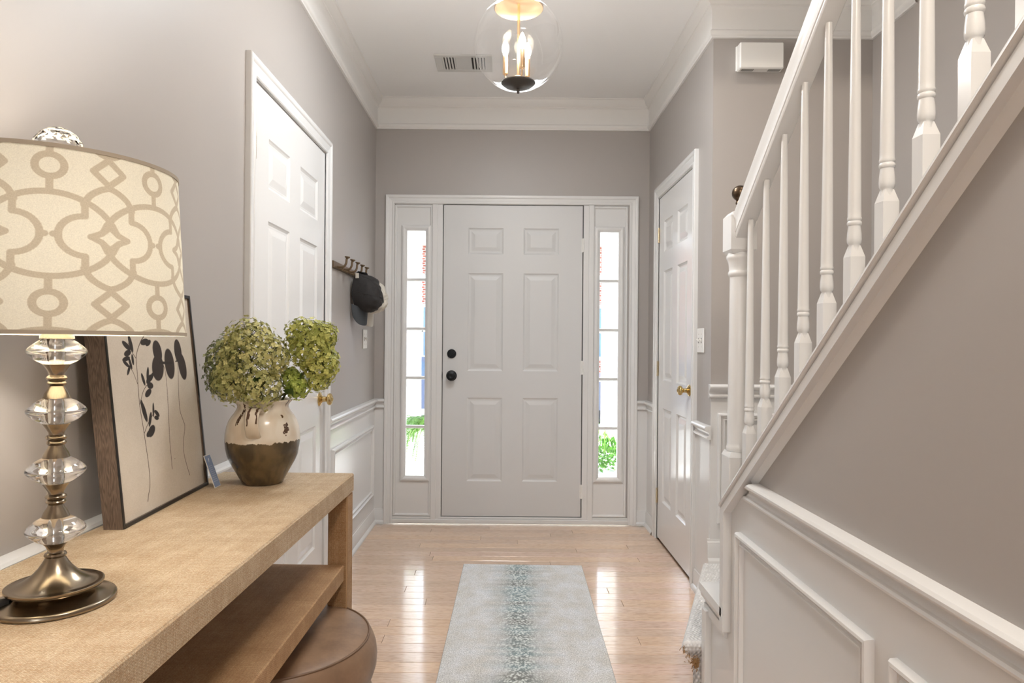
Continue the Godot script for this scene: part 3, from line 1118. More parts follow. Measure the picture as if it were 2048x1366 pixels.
func stairs() -> void:
	var g := G.new()
	# the wall under the stairs: a slanting solid
	var ztop := 1.75
	var poly := [Vector3(XS, 0, -2.26), Vector3(XS, 0.36, -2.26), Vector3(XS, 0.36, -2.045), Vector3(XS, cap_low(-2.045) + 0.03, -2.045), Vector3(XS, cap_low(0.72) + 0.03, 0.72), Vector3(XS, HC + 0.02, ztop), Vector3(XS, 0, ztop)]
	g.prism(poly, Vector3.LEFT, 0.21)
	var wall := struct("wall_under_stairs", g, M.wall, "greige triangular wall under the stair rail", "wall")
	g = G.new()
	var x1 := XS - 0.005
	poly = [Vector3(x1, 0, -2.255), Vector3(x1, 0.345, -2.255), Vector3(x1, 0.345, -2.06), Vector3(x1, cap_low(-2.06) + 0.01, -2.06), Vector3(x1, 0.752, cap_z(0.752)), Vector3(x1, 0.752, ztop), Vector3(x1, 0, ztop)]
	g.prism(poly, Vector3.LEFT, 0.005)
	obj("wainscot", g, M.white, wall)
	var z := -1.247
	obj("panel_mould", frame(Vector3(x1, 0.165, -1.962), Vector3(0, 0, 1), 0.715, 0.478, MOULD), M.white, wall)
	for k in 2:
		z += 0.07
		obj("panel_mould", frame(Vector3(x1, 0.165, z), Vector3(0, 0, 1), 0.715, 0.478, MOULD), M.white, wall)
		z += 0.715
	# boards on the two ends of the wall
	g = G.new()
	g.hexa([Vector3(0.655, 0.322, -2.066), Vector3(0.690, 0.322, -2.066), Vector3(0.690, 0.322, -2.036), Vector3(0.655, 0.322, -2.036), Vector3(0.655, cap_low(-2.066) + 0.004, -2.066), Vector3(0.690, cap_low(-2.066) + 0.004, -2.066), Vector3(0.690, cap_low(-2.036) + 0.004, -2.036), Vector3(0.655, cap_low(-2.036) + 0.004, -2.036)])
	g.box(Vector3(0.69, 0.388, -2.066), Vector3(0.925, cap_low(-2.066), -2.045))
	obj("corner_board", g, M.white, wall)
	g = G.new()
	g.box(Vector3(0.659, 0, -2.262), Vector3(0.69, 0.312, -2.224), 0.002)
	obj("corner_board", g, M.white, wall)
	# chair rail, cut along the slope of the cap
	g = G.new()
	var ry := 0.745
	var zr := -2.035 + (ry - 0.68) / SL + 0.03
	g.extrude(RAIL.map(func(p): return p * Vector2(1.06, 1.0)), Vector3.LEFT, Vector3.UP, Vector3(XS, ry, zr - 0.0), Vector3(XS, ry, ztop), Vector3(0, 0, 1.0 / SL))
	struct("trim_14", g, M.white, "white chair rail on the wall under the stairs", "moulding")
	# slanting cap that carries the balusters
	var cp := [Vector2(-0.135, 0), Vector2(-0.135, 0.028), Vector2(-0.131, 0.0305), Vector2(-0.131, 0.0325), Vector2(-0.138, 0.0345), Vector2(-0.141, 0.039), Vector2(-0.138, 0.0445), Vector2(-0.131, 0.0475), Vector2(-0.1305, 0.055), Vector2(-0.129, 0.064), Vector2(-0.124, 0.071), Vector2(-0.115, 0.073), Vector2(0.115, 0.073), Vector2(0.124, 0.071), Vector2(0.135, 0.047), Vector2(0.135, 0)]
	g = G.new()
	var up := Vector3(0, SL, 1)
	g.extrude(cp, Vector3.RIGHT, Vector3.UP, Vector3(0.79, cap_low(-2.068), -2.068), Vector3(0.79, cap_low(0.62), 0.62))
	struct("trim_15", g, M.white, "slanting white cap board under the balusters", "moulding")
	g = G.new()
	var bed := [Vector2(-0.105, -0.020), Vector2(-0.112, -0.012), Vector2(-0.117, 0.0005), Vector2(-0.100, 0.0005)]
	g.extrude(bed, Vector3.RIGHT, Vector3.UP, Vector3(0.79, cap_low(-1.86), -1.86), Vector3(0.79, cap_low(0.62), 0.62))
	struct("trim_16", g, M.white, "thin moulding in the angle under the slanting cap board", "moulding")

	# the flight
	var st := thing("staircase", Vector3(1.2, 0, -2.26), "white painted staircase rising to the right of the hall", "stairs")
	st.set_meta("kind", "structure")
	for k in range(2, 16):
		var zn := -2.26 + (k - 2) * RUN
		var y := RISE * k
		var left := 0.655 if k == 2 else 0.89
		g = G.new()
		var nose := [Vector2(0, 0), Vector2(0, -0.026), Vector2(-0.022, -0.026), Vector2(-0.027, -0.022), Vector2(-0.029, -0.013), Vector2(-0.027, -0.005), Vector2(-0.021, 0)]
		var pr := []
		for p in nose: pr.append(p)
		pr[0].x = RUN if k > 2 else 0.210; pr[1].x = pr[0].x
		g.extrude(pr, Vector3.BACK, Vector3.UP, Vector3(left, y, zn), Vector3(XW, y, zn))
		obj("tread", g, M.white, st)
		g = G.new()
		g.box(Vector3(maxf(left, XS + 0.001), y - RISE, zn), Vector3(XW, y - 0.026, zn + 0.02))
		obj("riser", g, M.white, st)
	# moulding below the exposed end of the second tread
	g = G.new()
	g.sweep([Vector3(x1, 0.326, -2.067), Vector3(x1, 0.326, -2.268)], Vector3.UP, [Vector2(0, 0), Vector2(0.007, 0.001), Vector2(0.009, 0.008), Vector2(0.014, 0.016), Vector2(0.021, 0.022), Vector2(0.024, 0.036), Vector2(0, 0.036)])
	g.sweep([Vector3(x1, 0.290, -2.067), Vector3(x1, 0.290, -2.268)], Vector3.UP, [Vector2(0, 0), Vector2(0.005, 0.001), Vector2(0.010, 0.006), Vector2(0.011, 0.036), Vector2(0, 0.036)])
	obj("tread_moulding", g, M.white, st)
	# bottom step, its front set at a slant, all under carpet
	var plan := [Vector2(0.905, -3.098), Vector2(0.594, -2.268), Vector2(XW - 0.002, -2.262), Vector2(XW - 0.002, -3.098)]
	var area := 0.0
	for i in plan.size():
		var a: Vector2 = plan[i]
		var b: Vector2 = plan[(i + 1) % plan.size()]
		area += a.cross(b)
	if area < 0: plan.reverse()
	g = G.new()
	var rows := []
	for q in [[0.034, 0.0], [0.034, 0.116], [0.030, 0.128], [0.014, 0.147], [0.003, 0.162], [0.0, 0.174], [0.003, 0.184], [0.010, 0.191], [0.020, 0.194]]:
		var row := []
		for p in inset(plan, q[0]):
			row.append(Vector3(p.x, q[1], p.y))
		rows.append(row)
	for i in rows.size() - 1:
		for j in plan.size():
			var k := (j + 1) % plan.size()
			var d: Vector2 = (plan[k] - plan[j])
			g.flat(rows[i][j], rows[i][k], rows[i + 1][k], rows[i + 1][j], Vector3(d.y, 0.3, -d.x))
	g.cap(rows[-1], Vector3.UP)
	var cpt := thing("stair_carpet", Vector3(1.0, 0, -2.6), "off-white looped carpet over the slanting bottom step", "carpet")
	obj("step_cover", g, M.carpet, cpt)
	for k in range(2, 16):
		var zn := -2.26 + (k - 2) * RUN
		g = G.new()
		g.extrude([Vector2(RUN - 0.001, RISE * k + 0.0002), Vector2(RUN - 0.001, RISE * k + 0.010), Vector2(-0.024, RISE * k + 0.010), Vector2(-0.037, RISE * k + 0.002), Vector2(-0.039, RISE * k - 0.014), Vector2(-0.034, RISE * k - 0.032), Vector2(-0.0002, RISE * k - 0.034), Vector2(-0.0002, RISE * k - 0.030), Vector2(-0.0295, RISE * k - 0.027), Vector2(-0.0295, RISE * k + 0.0002)], Vector3.BACK, Vector3.UP, Vector3(0.97, 0, zn), Vector3(1.58, 0, zn))
		obj("runner", g, M.carpet, st)
	# frayed jute backing at the corner of the step
	g = G.new()
	for i in 130:
		var s := rng.randf()
		var at := Vector3(0.598, 0.172, -2.270).lerp(Vector3(0.640, 0.118, -2.262), s)
		if i < 95: at = Vector3(0.642, 0.128, -2.262)
		at += Vector3(rng.randfn(0, 0.006), rng.randfn(0, 0.008), rng.randfn(0, 0.004))
		var d := Vector3(rng.randf_range(-0.7, 0.5), rng.randf_range(-0.9, 0.6), rng.randf_range(-0.2, 0.9)).normalized() * rng.randf_range(0.005, 0.013)
		g.tube([at, at + d * 0.5 + Vector3(0, -0.001, 0), at + d + Vector3(0, -0.004, 0)], 0.0011, 4, false)
	obj("frayed_backing", g, mat(Color(0.62, 0.47, 0.30), 0.9), cpt, "", "", "", "stuff")

	railing()


func cap_z(y: float) -> float:
	return -2.035 + (y - 0.68) / SL


func railing() -> void:
	var t := thing("stair_railing", Vector3(0.79, 0.388, -2.306), "white stair railing with turned newel post, balusters and slanting handrail", "railing")
	var c := Vector3(0.79, 0, -2.306)
	var g := G.new()
	var w := 0.043
	g.box(c + Vector3(-w, 0.390, -w), c + Vector3(w, 0.806, w), 0.003)
	g.hexa([c + Vector3(-w, 0.805, -w), c + Vector3(w, 0.805, -w), c + Vector3(w, 0.805, w), c + Vector3(-w, 0.805, w), c + Vector3(-w + 0.008, 0.822, -w + 0.008), c + Vector3(w - 0.008, 0.822, -w + 0.008), c + Vector3(w - 0.008, 0.822, w - 0.008), c + Vector3(-w + 0.008, 0.822, w - 0.008)])
	g.lathe([Vector2(0.030, 0.820), Vector2(0.038, 0.823), Vector2(0.0385, 0.829), Vector2(0.0385, 0.836), Vector2(0.0365, 0.842), Vector2(0.0356, 0.850), Vector2(0.0352, 0.90), Vector2(0.0308, 1.408), Vector2(0.0345, 1.412), Vector2(0.037, 1.417), Vector2(0.037, 1.423), Vector2(0.0345, 1.428), Vector2(0.0335, 1.431), Vector2(0.034, 1.442), Vector2(0.036, 1.455), Vector2(0.040, 1.466), Vector2(0.0425, 1.471), Vector2(0.0425, 1.479), Vector2(0.039, 1.484), Vector2(0.036, 1.492)], 32, c)
	g.hexa([c + Vector3(-w + 0.010, 1.486, -w + 0.010), c + Vector3(w - 0.010, 1.486, -w + 0.010), c + Vector3(w - 0.010, 1.486, w - 0.010), c + Vector3(-w + 0.010, 1.486, w - 0.010), c + Vector3(-w, 1.498, -w), c + Vector3(w, 1.498, -w), c + Vector3(w, 1.498, w), c + Vector3(-w, 1.498, w)])
	g.box(c + Vector3(-w, 1.498, -w), c + Vector3(w, 1.612, w))
	g.hexa([c + Vector3(-w, 1.612, -w), c + Vector3(w, 1.612, -w), c + Vector3(w, 1.612, w), c + Vector3(-w, 1.612, w), c + Vector3(-w + 0.012, 1.626, -w + 0.012), c + Vector3(w - 0.012, 1.626, -w + 0.012), c + Vector3(w - 0.012, 1.626, w - 0.012), c + Vector3(-w + 0.012, 1.626, w - 0.012)])
	var post := obj("newel_post", g, M.white, t)
	g = G.new()
	var ball := [Vector2(0.020, 1.626), Vector2(0.020, 1.631), Vector2(0.013, 1.637), Vector2(0.010, 1.644), Vector2(0.0105, 1.652), Vector2(0.014, 1.656), Vector2(0.014, 1.661), Vector2(0.012, 1.664)]
	for k in 11:
		var a := lerpf(-1.05, PI / 2, k / 10.0)
		ball.append(Vector2(maxf(0.0268 * cos(a), 0.0), 1.692 + 0.0268 * sin(a)))
	g.lathe(ball, 28, c)
	obj("finial", g, M.bronze, post, "dark bronze ball finial")
	# handrail
	g = G.new()
	var half := [Vector2(-0.022, 0), Vector2(-0.0245, 0.004), Vector2(-0.0255, 0.009), Vector2(-0.0235, 0.014), Vector2(-0.0235, 0.017), Vector2(-0.026, 0.020), Vector2(-0.0265, 0.025), Vector2(-0.0245, 0.030), Vector2(-0.0245, 0.042), Vector2(-0.0275, 0.060), Vector2(-0.031, 0.070), Vector2(-0.032, 0.079), Vector2(-0.027, 0.087), Vector2(-0.014, 0.091)]
	var pr := half.duplicate()
	for k in range(half.size() - 1, -1, -1):
		pr.append(half[k] * Vector2(-1, 1))
	var z0 := -2.306 + w - 0.001
	g.extrude(pr, Vector3.RIGHT, Vector3.UP, Vector3(0.786, rail_low(z0), z0), Vector3(0.786, rail_low(-0.35), -0.35))
	obj("handrail", g, M.white, t)
	# balusters
	for i in range(0, 14):
		var z := -2.202 + 0.1309 * i
		var x := 0.79
		var s := 0.0165
		g = G.new()
		var base := []
		for q in [[-s, -s], [s, -s], [s, s], [-s, s]]:
			base.append(Vector3(x + q[0], cap_low(z + q[1]) + 0.0725, z + q[1]))
		var y0 := cap_low(z) + 0.073
		var sh := y0 + 0.266
		for q in [[-s, -s], [s, -s], [s, s], [-s, s]]:
			base.append(Vector3(x + q[0], sh, z + q[1]))
		g.hexa(base)
		var k := 0.0095
		g.hexa([Vector3(x - s, sh, z - s), Vector3(x + s, sh, z - s), Vector3(x + s, sh, z + s), Vector3(x - s, sh, z + s), Vector3(x - k, sh + 0.026, z - k), Vector3(x + k, sh + 0.026, z - k), Vector3(x + k, sh + 0.026, z + k), Vector3(x - k, sh + 0.026, z + k)])
		var top := rail_low(z) + 0.004
		g.lathe([Vector2(0.0135, sh + 0.010), Vector2(0.0121, sh + 0.020), Vector2(0.0115, sh + 0.026), Vector2(0.0131, sh + 0.029), Vector2(0.0149, sh + 0.032), Vector2(0.0155, sh + 0.040), Vector2(0.0151, sh + 0.052), Vector2(0.0135, sh + 0.066), Vector2(0.0131, sh + 0.070), Vector2(0.0149, sh + 0.072), Vector2(0.0158, sh + 0.076), Vector2(0.0149, sh + 0.080), Vector2(0.0135, sh + 0.0815), Vector2(0.0149, sh + 0.084), Vector2(0.0155, sh + 0.0875), Vector2(0.0144, sh + 0.091), Vector2(0.0142, sh + 0.100), Vector2(0.0086, top)], 18, Vector3(x, 0, z))
		obj("baluster", g, M.white, t)


# ---------------------------------------------------------------- beyond the door
func outside() -> void:
	var g := G.new()
	g.box(Vector3(-3.4, -0.25, -7.0), Vector3(3.6, -0.07, ZF - 0.16), 0.01)
	struct("porch_floor", g, mat(Color(0.86, 0.85, 0.83), 0.5), "pale porch floor beyond the front door", "porch")
	g = G.new()
	g.box(Vector3(-40, -0.9, -60), Vector3(40, -0.55, -7.0))
	struct("ground", g, mat(Color(0.62, 0.62, 0.60), 0.9), "pale street and pavement in front of the porch", "ground")
	g = G.new()
	g.box(Vector3(-3.4, 2.36, -6.72), Vector3(3.6, 2.62, -6.42), 0.01)
	g.box(Vector3(-3.5, 2.62, -6.95), Vector3(3.7, 2.74, ZF - 0.15))
	struct("porch_roof", g, mat(Color(0.93, 0.93, 0.92), 0.6), "white beam and roof of the porch", "roof")
	var wh := mat(Color(0.94, 0.94, 0.93), 0.5)
	for x in [-0.925, 1.045]:
		var c := Vector3(x, -0.07, -6.42)
		var t := thing("porch_column", c, "square white porch column seen through the " + ("left" if x < 0 else "right") + " sidelight", "column", "porch columns")
		g = G.new()
		g.box(c + Vector3(-0.125, 0.16, -0.125), c + Vector3(0.125, 2.3, 0.125), 0.008)
		obj("shaft", g, wh, t)
		g = G.new()
		g.box(c + Vector3(-0.15, 0, -0.15), c + Vector3(0.15, 0.16, 0.15), 0.012)
		obj("base", g, wh, t)
		g = G.new()
		g.box(c + Vector3(-0.150, 1.84, -0.150), c + Vector3(0.150, 1.87, 0.150), 0.008)
		g.box(c + Vector3(-0.165, 1.87, -0.165), c + Vector3(0.165, 1.895, 0.165), 0.008)
		obj("collar", g, wh, t)
		g = G.new()
		for k in 4:
			var s := 0.135 + 0.022 * k
			g.box(c + Vector3(-s, 2.20 + 0.055 * k, -s), c + Vector3(s, 2.265 + 0.055 * k, s), 0.006)
		obj("capital", g, wh, t)
	house()
	car(Vector3(-2.6, -0.55, -15.5), Color(0.16, 0.22, 0.34), "dark blue car parked across the street behind the left column")
	car(Vector3(3.3, -0.55, -15.5), Color(0.20, 0.24, 0.33), "blue-grey car parked across the street behind the right column")
	fern(Vector3(-0.62, 0.50, -5.45))
	bush(Vector3(0.86, -0.07, -5.70))


func house() -> void:
	var t := thing("brick_house", Vector3(0, -0.55, -24), "red brick townhouse with white trim across the street", "house")
	var w := 256
	var px := canvas(w, w, Color(0.80, 0.76, 0.72))
	var r := RandomNumberGenerator.new()
	r.seed = 4
	for j in 16:
		for i in 9:
			var k := r.randf_range(0.85, 1.12)
			var x0 := i * 32 - (16 if j % 2 else 0)
			for y in range(j * 16 + 2, j * 16 + 15):
				for x in range(x0 + 2, x0 + 31):
					var o := (y * w + posmod(x, w)) * 3
					px[o] = 0.52 * k; px[o + 1] = 0.27 * k; px[o + 2] = 0.22 * k
	var m := mat(Color.WHITE, 0.9)
	m.albedo_texture = canvas_tex(px, w, w)
	m.uv1_triplanar = true
	m.uv1_world_triplanar = true
	m.uv1_scale = Vector3.ONE * 0.75
	var g := G.new()
	g.box(Vector3(-14, -0.55, -30), Vector3(14, 4.9, -24))
	obj("wall", g, m, t)
	g = G.new()
	g.prism([Vector3(-14.6, 4.9, -23.5), Vector3(14.6, 4.9, -23.5), Vector3(12.5, 6.6, -27), Vector3(-12.5, 6.6, -27)], Vector3(0, 0.9, 0.43), 0.2)
	obj("roof", g, mat(Color(0.40, 0.38, 0.38), 0.9), t)
	g = G.new()
	g.box(Vector3(-14.3, 4.6, -24.02), Vector3(14.3, 4.9, -23.5))
	obj("cornice", g, mat(Color(0.93, 0.93, 0.92), 0.5), t)
	var glass := mat(Color(0.30, 0.42, 0.55), 0.1)
	var trim := mat(Color(0.93, 0.93, 0.92), 0.5)
	var shut := mat(Color(0.33, 0.42, 0.52), 0.6)
	for x in [-11.0, -7.0, -2.9, 3.2, 7.2, 11.2]:
		for y in [0.72, 2.95]:
			if y > 2.0 and absf(x) < 5.0: continue
			g = G.new()
			for b in [[-0.6, -0.5, 0, 1.7], [0.5, 0.6, 0, 1.7], [-0.6, 0.6, -0.1, 0], [-0.6, 0.6, 1.7, 1.82], [-0.5, 0.5, 0.83, 0.88], [-0.03, 0.03, 0, 1.7]]:
				g.box(Vector3(x + b[0], y + b[2], -24.0), Vector3(x + b[1], y + b[3], -23.92))
			var fr := obj("window", g, trim, t)
			g = G.new()
			g.box(Vector3(x - 0.5, y, -23.999), Vector3(x + 0.5, y + 1.7, -23.97))
			obj("pane", g, glass, fr)
			for s in [-0.85, 0.85]:
				g = G.new()
				g.box(Vector3(x + s - 0.22, y - 0.05, -23.999), Vector3(x + s + 0.22, y + 1.75, -23.95), 0.01)
				obj("shutter", g, shut, t)


func car(at: Vector3, color: Color, label: String) -> void:
	var t := thing("car", at, label, "car", "cars parked across the street")
	var paint := mat(color, 0.25)
	paint.clearcoat_enabled = true
	var glass := mat(Color(0.25, 0.33, 0.42), 0.08)
	var g := G.new()
	var low := [Vector2(-2.2, 0.3), Vector2(-2.25, 0.55), Vector2(-2.1, 0.80), Vector2(-1.2, 0.92), Vector2(1.4, 0.95), Vector2(2.1, 0.88), Vector2(2.2, 0.6), Vector2(2.15, 0.3)]
	g.extrude(low, Vector3.RIGHT, Vector3.UP, at + Vector3(0, 0, -0.85), at + Vector3(0, 0, 0.85))
	obj("body", g, paint, t)
	g = G.new()
	g.extrude([Vector2(-1.2, 0.92), Vector2(-0.55, 1.40), Vector2(0.9, 1.42), Vector2(1.55, 0.95)], Vector3.RIGHT, Vector3.UP, at + Vector3(0, 0, -0.72), at + Vector3(0, 0, 0.72))
	obj("cabin", g, paint, t)
	for s in [[-0.98, -0.46, 0.10, 0.02], [0.18, 0.18, 0.80, 1.28]]:
		g = G.new()
		g.prism([at + Vector3(s[0], 0.97, 0.735), at + Vector3(s[3], 0.97, 0.735), at + Vector3(s[2], 1.34, 0.735), at + Vector3(s[1], 1.34, 0.735)], Vector3.BACK, 0.03)
		obj("side_window", g, glass, t)
	var b := Basis(Vector3.RIGHT, PI / 2)
	for x in [-1.35, 1.35]:
		for z in [-0.78, 0.62]:
			g = G.new()
			g.lathe([Vector2(0.10, 0), Vector2(0.30, 0), Vector2(0.33, 0.03), Vector2(0.33, 0.17), Vector2(0.30, 0.20), Vector2(0.20, 0.20), Vector2(0.18, 0.18), Vector2(0.02, 0.19)], 24, at + Vector3(x, 0.33, z), b)
			obj("wheel", g, mat(Color(0.10, 0.10, 0.11), 0.6), t)


func fern(at: Vector3) -> void:
	var t := thing("fern", at, "green fern with arching fronds outside the left sidelight", "plant")
	var green := mat(Color(0.27, 0.44, 0.15), 0.6)
	green.backlight_enabled = true
	green.backlight = Color(0.3, 0.4, 0.15)
	var r := RandomNumberGenerator.new()
	r.seed = 12
	for k in 64:
		var g := G.new()
		var a := r.randf() * TAU
		var len := r.randf_range(0.30, 0.52)
		var rise := r.randf_range(0.25, 1.15)
		var dir := Vector3(cos(a), 0, sin(a))
		var pts := []
		for i in 13:
			var s := i / 12.0
			pts.append(at + dir * len * s * (1.05 - 0.2 * s) + Vector3.UP * len * (rise * s - (0.55 + rise * 0.75) * s * s))
		g.tube(pts, 0.0025, 4, false)
		for i in range(1, 40):
			var s := i / 40.0
			var f := s * 12.0
			var p: Vector3 = pts[int(f)].lerp(pts[int(f) + 1], f - int(f))
			var d: Vector3 = (pts[int(f) + 1] - pts[int(f)]).normalized()
			var side := d.cross(Vector3.UP).normalized()
			var l := 0.055 * sin(PI * pow(s, 0.6)) + 0.006
			for q in [-1.0, 1.0]:
				var tip: Vector3 = p + side * q * l + d * l * 0.35 - Vector3.UP * l * 0.25
				var nn := side.cross(d).normalized()
				g.tri(p - d * 0.0036, tip, p + d * 0.0042, nn, nn, nn)
		obj("frond", g, green, t)
	var g := G.new()
	g.lathe([Vector2(0.0, -0.20), Vector2(0.09, -0.20), Vector2(0.13, 0.0), Vector2(0.14, 0.005), Vector2(0.14, 0.02), Vector2(0.12, 0.02), Vector2(0.11, 0.0), Vector2(0.0, -0.01)], 24, at + Vector3(0.13, -0.03, 0))
	var y := -0.07 - at.y
	g.lathe([Vector2(0.11, y), Vector2(0.11, y + 0.03), Vector2(0.04, y + 0.06), Vector2(0.035, -0.26), Vector2(0.09, -0.22)], 20, at + Vector3(0.13, 0, 0))
	obj("pot", g, mat(Color(0.85, 0.84, 0.82), 0.6), t)


func bush(at: Vector3) -> void:
	var t := thing("potted_shrub", at, "leafy green shrub with spiky grass outside the right sidelight", "plant")
	var g := G.new()
	g.box(at + Vector3(-0.26, 0, -0.20), at + Vector3(0.26, 0.17, 0.20), 0.012)
	g.box(at + Vector3(-0.28, 0.17, -0.22), at + Vector3(0.28, 0.20, 0.22), 0.008)
	obj("planter_box", g, mat(Color(0.80, 0.82, 0.83), 0.6), t)
	var r := RandomNumberGenerator.new()
	r.seed = 15
	var green := mat(Color.WHITE, 0.55)
	green.vertex_color_use_as_albedo = true
	green.backlight_enabled = true
	green.backlight = Color(0.3, 0.4, 0.15)
	g = G.new()
	g.colored = true
	for i in 900:
		var d := Vector3(r.randfn(0, 1), r.randfn(0, 1), r.randfn(0, 1)).normalized()
		var p := at + Vector3(0, 0.33, 0) + d * Vector3(0.26, 0.14, 0.2) * pow(r.randf(), 0.4)
		var k := r.randf_range(0.7, 1.3)
		g.tint = Color(0.10 * k, 0.26 * k, 0.05 * k)
		leaf(g, p, (d + Vector3(r.randfn(0, 0.6), r.randf(), r.randfn(0, 0.6))).normalized(), r.randf_range(0.03, 0.06), 0.5, r)
	obj("leaves", g, green, t, "", "", "", "stuff")
	for i in 26:
		g = G.new()
		g.colored = true
		var a := r.randf() * TAU
		var l := r.randf_range(0.22, 0.42)
		var p := at + Vector3(r.randf_range(-0.15, 0.15), 0.35, r.randf_range(-0.1, 0.1))
		var dir := Vector3(cos(a), 0, sin(a))
		var k := r.randf_range(0.8, 1.3)
		g.tint = Color(0.22 * k, 0.42 * k, 0.09 * k)
		var side := dir.cross(Vector3.UP)
		for j in 6:
			var s := j / 6.0
			var e := (j + 1) / 6.0
			var p0 := p + dir * l * 0.6 * s * s + Vector3.UP * l * (s - 0.25 * s * s)
			var p1 := p + dir * l * 0.6 * e * e + Vector3.UP * l * (e - 0.25 * e * e)
			var w0 := 0.007 * (1.0 - s)
			var w1 := 0.007 * (1.0 - e)
			g.flat(p0 - side * w0, p0 + side * w0, p1 + side * w1, p1 - side * w1, dir)
		obj("grass_blade", g, green, t)


func leaf(g: G, at: Vector3, dir: Vector3, l: float, wide: float, r: RandomNumberGenerator) -> void:
	var side := dir.cross(Vector3(r.randfn(0, 1), r.randfn(0, 1), r.randfn(0, 1))).normalized() * l * wide * 0.5
	var nn := side.cross(dir).normalized()
	var tip := at + dir * l - nn * l * 0.12
	var m0 := at + dir * l * 0.45 + side + nn * l * 0.06
	var m1 := at + dir * l * 0.45 - side + nn * l * 0.06
	var mm := at + dir * l * 0.5
	g.tri(at, m0, mm, nn, nn, nn); g.tri(at, mm, m1, nn, nn, nn)
	g.tri(m0, tip, mm, nn, nn, nn); g.tri(mm, tip, m1, nn, nn, nn)


# ---------------------------------------------------------------- furniture and what stands on it
func ky(y: float) -> float:
	return EYE - (EYE - y) * K


func kp(x: float, y: float, z: float) -> Vector3:
	return Vector3(x * K, ky(y), z * K)


# a profile given before scaling: heights about the eye, radii by K
func kprof(a: Array) -> Array:
	return a.map(func(p): return Vector2(p.x * K, ky(p.y)))


func furniture() -> void:
	var top := ky(0.80)
	var t := thing("console_table", Vector3(-0.4227, 0, -1.9256), "woven raffia console table with a lower shelf along the left wall", "table", "", true)
	var g := G.new()
	g.box(Vector3(-0.372, top - 0.051, 0), Vector3(0, top, 1.50), 0.0035)
	obj("tabletop", g, M.raffia, t)
	for x in [-0.372, -0.058]:
		for z in [0.004, 1.436]:
			g = G.new()
			g.uvo = Vector2(x, z)
			g.box(Vector3(x + 0.002, 0, z), Vector3(x + 0.056, top - 0.051, z + 0.060), 0.003)
			obj("leg", g, M.raffia_shaded, t)
	g = G.new()
	g.uvo = Vector2(0.3, 0.17)
	g.box(Vector3(-0.362, 0.527, 0.064), Vector3(-0.010, 0.572, 1.436), 0.003)
	obj("shelf", g, M.raffia_shaded, t)
	t.rotation.y = -0.0145

	lamp()
	print_frame()
	card()
	vase()
	ottoman()
	# rug
	t = thing("rug", Vector3(0.1025, 0, -3.613), "pale grey runner rug with a flecked dark stripe on the oak floor", "rug", "", true)
	g = G.new()
	var w := 0.3125
	g.quad(Vector3(-w + 0.002, 0.008, 0.002), Vector3(w - 0.002, 0.008, 0.002), Vector3(w - 0.002, 0.008, 1.828), Vector3(-w + 0.002, 0.008, 1.828), Vector3.UP, Vector2(0.003, 0.001), Vector2(0.997, 0.001), Vector2(0.997, 0.999), Vector2(0.003, 0.999))
	obj("pile", g, M.rug, t)
	g = G.new()
	g.box(Vector3(-w, 0.0004, 0), Vector3(w, 0.0078, 1.83), 0.002)
	obj("bound_edge", g, mat(Color(0.66, 0.655, 0.645), 0.95), t)
	t.rotation.y = -0.0155


